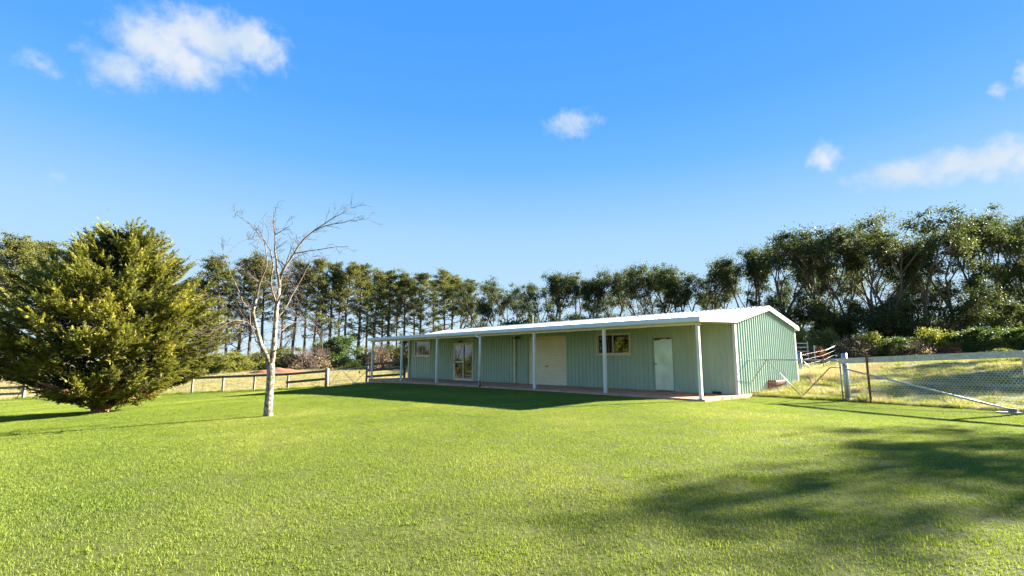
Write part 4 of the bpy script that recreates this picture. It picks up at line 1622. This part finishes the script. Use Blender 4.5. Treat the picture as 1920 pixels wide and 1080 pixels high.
def build_gates():
    # ---- big tubular gate right of the shed
    A, B = Vector((8.02, 17.1, 0)), Vector((10.02, 15.06, 0))
    hp = Vector((7.90, 17.25, 0))
    post_thing('timber_gate_post', (hp.x, hp.y, zt(hp.x, hp.y)), .19, 1.42, 'timber_dark', 'dark brown timber gate post at the near corner of the shed', 'post', rnd=True)
    g = tag(empty('tubular_gate', A), 'wide grey steel pipe gate with zigzag braces beside the shed', 'gate')
    d = B - A

    def P(t, k):
        lo = .055 + (-.075 - .055) * t
        hi = 1.155 + (1.125 - 1.155) * t
        return Vector((d.x * t, d.y * t, lo + (hi - lo) * k))
    fr = [P(0, .0), P(0, .86), P(.012, .95), P(.04, .992), P(.08, 1.0), P(.92, 1.0), P(.97, .992), P(1, .96)]
    MB().tube(fr, .021, 8).build('top_pipe', 'galv_pipe', g, True)
    MB().tube([P(0, 0), P(1, 0)], .020, 8).build('bottom_pipe', 'galv_rusty', g, True)
    MB().tube([P(1, 0), P(1, .96)], .020, 8).build('end_pipe', 'galv_pipe', g, True)
    MB().tube([P(.01, .05), P(.27, .985)], .016, 8).build('brace', 'galv_rusty', g, True)
    MB().tube([P(.28, .985), P(.60, .03)], .017, 8).build('brace', 'galv_pipe', g, True)
    MB().tube([P(.62, .03), P(.90, .80), P(.93, .815), P(1.0, .815)], .016, 8).build('brace', 'galv_rusty', g, True)
    mw = mesh_wires(P, 21, 9, .0028)
    o = mw.build('wire_mesh', 'wire', g)
    o['kind'] = 'stuff'
    q = P(.445, .62)
    n = Vector((-d.y, d.x, 0)).normalized()
    mb = MB()
    u = d.normalized()
    mb.add([tuple(q + u * a + Vector((0, 0, b)) - n * .01) for a, b in ((-.07, -.02), (-.01, -.06), (.07, -.03), (.06, .05), (-.05, .06))], [(0, 1, 2, 3, 4)])
    mb.build('sign_plate', 'white_sign', g)
    ch = MB()
    for i in range(5):
        ch.tube([Vector((-.05, .05, .95 - i * .05)), Vector((-.02, .02, .92 - i * .05))], .008, 5)
    o = ch.build('latch_chain', 'galv_rusty', g)
    o['kind'] = 'stuff'
    # ---- lighter gate at the left end of the shed
    A2, B2 = Vector((-11.75, 31.8, 0)), Vector((-8.72, 30.25, 0))
    za = zt(A2.x, A2.y)
    zb = zt(B2.x, B2.y)
    g2 = tag(empty('tubular_gate', A2), 'thin steel pipe gate between the rail fence and the veranda', 'gate')
    d2 = B2 - A2

    def P2(t, k):
        lo = za + .10 + (zb - za) * t
        return Vector((d2.x * t, d2.y * t, lo + .92 * k))
    MB().tube([P2(0, 0), P2(0, 1), P2(.9, 1.0), P2(.97, .97), P2(1, .88), P2(1, 0)], .020, 8).build('frame_pipe', 'galv_pipe', g2, True)
    MB().tube([P2(0, 0), P2(1, 0)], .018, 8).build('bottom_pipe', 'galv_pipe', g2, True)
    for a, b, k0, k1 in ((.0, .30, .02, .98), (.31, .64, .98, .02), (.66, .98, .02, .90)):
        MB().tube([P2(a, k0), P2(b, k1)], .016, 8).build('brace', 'galv_pipe', g2, True)
    o = mesh_wires(P2, 20, 7, .0020).build('wire_mesh', 'wire', g2)
    o['kind'] = 'stuff'
    MB().tube([P2(.76, .70) + Vector((0, -.02, -.05)), P2(.76, .70) + Vector((0, -.02, .05))], .05, 8).build('gate_tag', 'blue_paint', g2)
    # dark three rail fence seen under the veranda, running back from the shed's far end
    p0 = Vector((-6.95, 31.9, 0))
    p1 = Vector((-9.6, 32.7, 0))
    f = tag(empty('rail_fence', (p0.x, p0.y, zt(p0.x, p0.y))), 'dark three rail timber fence seen through the far end of the veranda', 'fence')
    dd = p1 - p0
    for i in range(2):
        t = i
        x, y = p0.x + dd.x * t, p0.y + dd.y * t
        zz = zt(x, y) - f.location.z
        MB().box((dd.x * t - .07, dd.y * t - .06, zz - .4), (dd.x * t + .07, dd.y * t + .06, zz + 1.32)).build('post', 'timber_dark', f)
        if i < 1:
            x2, y2 = p1.x, p1.y
            z2 = zt(x2, y2) - f.location.z
            for k in (1.22, .84, .44):
                MB().bar(Vector((dd.x * t - .05, dd.y * t - .08, zz + k)), Vector((dd.x - .05, dd.y - .08, z2 + k)), .04, .15).build('rail', 'timber_dark', f)


def build_netting_fence():
    A = Vector((10.12, 14.98, 0))     # galvanised post
    A.z = zt(A.x, A.y)
    B = Vector((12.15, 11.62, 0))     # timber post near the right edge
    B.z = zt(B.x, B.y)
    C2 = Vector((13.5, 9.4, 0))
    C2.z = zt(C2.x, C2.y)
    e = tag(empty('netting_fence', A), 'timber topped wire netting fence right of the pipe gate', 'fence')
    b, c = B - A, C2 - A
    o = MB().tube([(0, 0, -.4), (0, 0, 1.435), (0, 0, 1.44)], [.075, .075, .06], 14)
    o.build('steel_post', 'galv_pipe', e, True)
    MB().tube([(0, 0, .0), (0, 0, .10)], .078, 14).build('post_foot', 'galv_rusty', e, True)
    MB().tube([(0, 0, 1.06), (0, 0, 1.08)], .082, 14).build('collar', 'galv_pipe', e, True)
    n = Vector((b.y, -b.x, 0)).normalized()
    if n.y > 0:
        n = -n
    zt1 = 1.205
    MB().bar(Vector((0, 0, zt1)) + n * .10 - b.normalized() * .12, b + Vector((0, 0, 1.37)) + n * .10, .045, .165).build('top_rail', 'timber_grey', e)
    MB().bar(b + Vector((0, 0, 1.37)) + n * .10 + (c - b).normalized() * .006, c + Vector((0, 0, 1.40)) + n * .10, .045, .165).build('top_rail', 'timber_grey', e)
    for q in (b, c):
        MB().box((q.x - .07, q.y - .05, q.z - .4), (q.x + .07, q.y + .05, q.z + 1.42)).build('timber_post', 'timber_grey', e)
    # star picket
    t = .17
    q = b * t + n * .15
    pk = MB()
    for k in range(3):
        a = k * 2.094 + .4
        pk.bar(Vector((q.x + math.cos(a) * .018, q.y + math.sin(a) * .018, q.z - .3)), Vector((q.x + math.cos(a) * .018, q.y + math.sin(a) * .018, q.z + 1.40)), .007, .036, (math.cos(a), math.sin(a), 0))
    pk.build('star_picket', 'rust', e)
    # hexagonal netting from the galvanised post to beyond the edge
    mb = MB()
    cell = .075
    for (p0, p1) in ((Vector((0, 0, 0)), b), (b, c)):
        L = (p1 - p0).length
        u = (p1 - p0) / L
        rows = int(1.16 / (cell * .75))
        cols = int(L / cell)
        for j in range(rows):
            for i in range(cols):
                ox = (i + .5 * (j % 2)) * cell
                z = .02 + j * cell * .75

                def W(xx, zz):
                    return p0 + u * xx + Vector((0, 0, zz)) + n * .055
                c0 = W(ox, z + cell * .25)
                mb.tube([c0, W(ox, z + cell * .75)], .0036, 3, False)
                mb.tube([c0, W(ox + cell * .5, z)], .0036, 3, False)
                mb.tube([W(ox + cell * .5, z), W(ox + cell, z + cell * .25)], .0036, 3, False)
    o = mb.build('wire_netting', 'wire', e)
    o['kind'] = 'stuff'
    for k in (.03, .62, 1.12):
        MB().tube([Vector((0, 0, k)) + n * .06, b + Vector((0, 0, k)) + n * .06, c + Vector((0, 0, k)) + n * .06], .003, 4).build('strand', 'wire', e)
    # diagonal stay pipe with its timber block and concrete footing
    ft = b * .93 + n * .42
    ft.z = zt(A.x + ft.x, A.y + ft.y) - A.z
    MB().tube([Vector((.0, 0, .98)) + n * .085, ft + Vector((0, 0, .09))], .024, 10).build('stay_pipe', 'galv_pipe', e, True)
    u = b.normalized()
    blk = MB()
    blk.bar(ft + Vector((0, 0, .085)) - u * .05, ft + Vector((0, 0, .075)) + u * .10, .11, .085)
    blk.build('stay_block', 'timber_pale', e)
    fo = MB()
    fo.bar(ft + Vector((0, 0, .012)) - u * .26, ft + Vector((0, 0, .012)) + u * .26, .26, .05)
    fo.build('footing', 'concrete', e)
    MB().tube([b * .12 + n * .02 + Vector((0, 0, .86)), b * .12 + n * .08 + Vector((0, 0, .86))], .03, 8).build('insulator', 'orange_plastic', e)


def build_right_things():
    # rusty half drum trough by the gable wall
    c = Vector((9.75, 18.45, 0))
    c.z = zt(c.x, c.y)
    tr = tag(empty('water_trough', c, SH_ROT + math.pi / 2 + .05), 'rusty half drum trough standing by the gable wall', 'trough')
    n = 12
    vs, fs = [], []
    for xx in (-.62, .62):
        for k in range(n + 1):
            a = math.pi + math.pi * k / n
            vs.append((xx, math.cos(a) * .27, .36 + math.sin(a) * .27))
        for k in range(n + 1):
            a = math.pi + math.pi * k / n
            vs.append((xx, math.cos(a) * .262, .36 + math.sin(a) * .262))
    m = 2 * (n + 1)
    for k in range(n):
        fs += [(k, k + 1, m + k + 1, m + k), (n + 1 + k + 1, n + 1 + k, m + n + 1 + k, m + n + 2 + k)]
    fs += [(0, m, m + n + 1, n + 1), (n, 2 * n + 1, m + 2 * n + 1, m + n)]
    MB().add(vs, fs).build('drum_shell', 'rust', tr, True)
    for xx in (-.615, .615):
        pts = [(xx, math.cos(math.pi + math.pi * k / n) * .262, .36 + math.sin(math.pi + math.pi * k / n) * .262) for k in range(n + 1)]
        pts2 = [(xx + .012, p[1], p[2]) for p in pts]
        k = len(pts)
        MB().add(pts + pts2, [tuple(range(k)), tuple(range(2 * k - 1, k - 1, -1))] + [(i, i + 1, k + i + 1, k + i) for i in range(k - 1)]).build('drum_end', 'rust', tr)
    for sx in (-.5, .5):
        for sy in (-1, 1):
            MB().tube([(sx, sy * .25, .42), (sx, sy * .28, -.1)], .014, 6).build('leg', 'galv_rusty', tr)
    # wire yard fence behind the shed corner
    pl = [Vector((16.05, 27.4, 0)), Vector((18.9, 29.9, 0)), Vector((23.6, 35.6, 0)), Vector((27.2, 36.6, 0))]
    for p in pl:
        p.z = zt(p.x, p.y)
    f = tag(empty('yard_fence', pl[0]), 'wire yard fence with green-grey corner post behind the shed', 'fence')
    o = pl[0]
    MB().tube([(0, 0, -.3), (0, 0, 1.22)], .085, 10).build('corner_post', 'galv_pipe', f, True)
    MB().tube([(0, -.05, .9), (1.35, .9, .05)], .030, 8).build('stay', 'galv_pipe', f, True)
    for p in pl[1:]:
        q = p - o
        MB().tube([(q.x, q.y, q.z - .3), (q.x, q.y, q.z + 1.12)], .026, 6).build('picket', 'rust', f)
    for k in (1.08, .8, .52, .26):
        MB().tube([(p - o) + Vector((0, -.03, k)) for p in pl], .004, 4).build('wire', 'galv_rusty', f)
    MB().tube([(pl[1] - o) + Vector((0, 0, 1.0)), (pl[2] - o) + Vector((0, 0, 1.12))], .022, 6).build('top_pipe', 'galv_rusty', f, True)
    # steel stock ramp / yard panels
    y = Vector((20.0, 34.6, 0))
    y.z = zt(y.x, y.y)
    yd = tag(empty('stock_panel', y, -.35), 'white steel stock yard panel behind the shed corner', 'yard panel')
    for i in range(3):
        MB().box((-.75 + i * .75 - .035, -.035, -.2), (-.75 + i * .75 + .035, .035, 1.55)).build('upright', 'galv_pipe', yd)
    for k in range(5):
        MB().box((-.80, -.062, .25 + k * .28), (.80, -.038, .33 + k * .28)).build('rail', 'galv_pipe', yd)
    y2 = tag(empty('stock_panel', y + Vector((1.15, -.4, 0)), .9), 'grey steel stock yard panel standing at an angle to the white one', 'yard panel')
    for i in range(2):
        MB().box((-.5 + i * 1.0 - .03, -.03, -.2), (-.5 + i * 1.0 + .03, .03, 1.25)).build('upright', 'galv_pipe', y2)
    for k in range(4):
        MB().box((-.53, -.055, .25 + k * .28), (.53, -.033, .31 + k * .28)).build('rail', 'galv_pipe', y2)
    lg = Vector((21.6, 33.5, 0))
    lg.z = zt(lg.x, lg.y)
    rng = random.Random(2)
    for i in range(7):
        a = rng.uniform(-.5, .5)
        L = rng.uniform(.8, 1.6)
        o = MB().tube([(-L / 2, 0, 0), (0, rng.uniform(-.05, .05), .02), (L / 2, 0, 0)], [.06, .055, .05], 7).build('log', 'timber_pale', None, True)
        o.location = lg + Vector((rng.uniform(-.6, .6), rng.uniform(-.5, .5), .07 + .10 * (i // 3)))
        o.rotation_euler = (0, rng.uniform(-.06, .06), a)
        tag(o, 'weathered grey timber pole in the heap beside the stock panels', 'log', 'poles heaped by the stock panels')
    # far blue-grey paling fence
    p0 = at(1615, 668, 37)
    bf = tag(empty('paling_fence', (p0.x, 37, zt(p0.x, 37))), 'low blue-grey paling fence under the gum trees', 'fence')
    for i in range(16):
        x = i * .16
        zz = zt(p0.x + x, 37) - bf.location.z
        MB().box((x - .03, -.01, zz - .1), (x + .03, .01, zz + .75 + .04 * math.sin(i * 2.3))).build('paling', 'blue_paint', bf)
    for k in (.2, .55):
        MB().box((-.1, .012, k - .03), (2.55, .04, k + .03)).build('rail', 'blue_paint', bf)
    bp = at(1659, 660, 36)
    post_thing('blue_post', (bp.x, 36, zt(bp.x, 36)), .13, .95, 'blue_paint', 'short blue painted post at the end of the paling fence', 'post', rnd=True)
    # tuft beside the galvanised post
    npr = np.random.default_rng(77)
    n = 260
    a = npr.uniform(0, 6.28, n)
    r = .09 * np.sqrt(npr.uniform(0, 1, n))
    P = np.stack([np.cos(a) * r, np.sin(a) * r, np.full(n, -.02)], 1)
    D2 = np.stack([np.cos(a) * npr.uniform(.1, .8, n), np.sin(a) * npr.uniform(.1, .8, n), np.ones(n)], 1)
    me = leaf_mesh('grass_tuft', P, D2, npr.normal(size=(n, 3)), npr.uniform(.14, .36, n), .010, npr.uniform(.2, .8, n), 'grass_rough')
    o = link('grass_tuft', me)
    o.location = (10.42, 14.72, zt(10.42, 14.72))
    tag(o, 'bright green grass tuft at the foot of the galvanised post', 'grass tuft')
    # red soil heap behind the left fence
    rng = np.random.default_rng(9)
    c = Vector((-22.6, 48, 0))
    c.z = zt(c.x, c.y)
    k = np.linspace(-1, 1, 33)
    X, Y = np.meshgrid(k, k)
    h = np.clip(1 - X ** 2 - Y ** 2, 0, 1) ** .8
    ripple = sum(np.sin(X * a + Y * b + p) for a, b, p in rng.uniform(-9, 9, (8, 3))) * .05
    me = grid_mesh('soil_heap', X * 2.9, Y * 1.6, h * (.42 + ripple) - .08, 'soil_red')
    o = link('soil_heap', me)
    o.location = c
    tag(o, 'heap of bare red soil behind the left fence', 'soil heap')


build_left_fence()
build_gates()
build_netting_fence()
build_right_things()
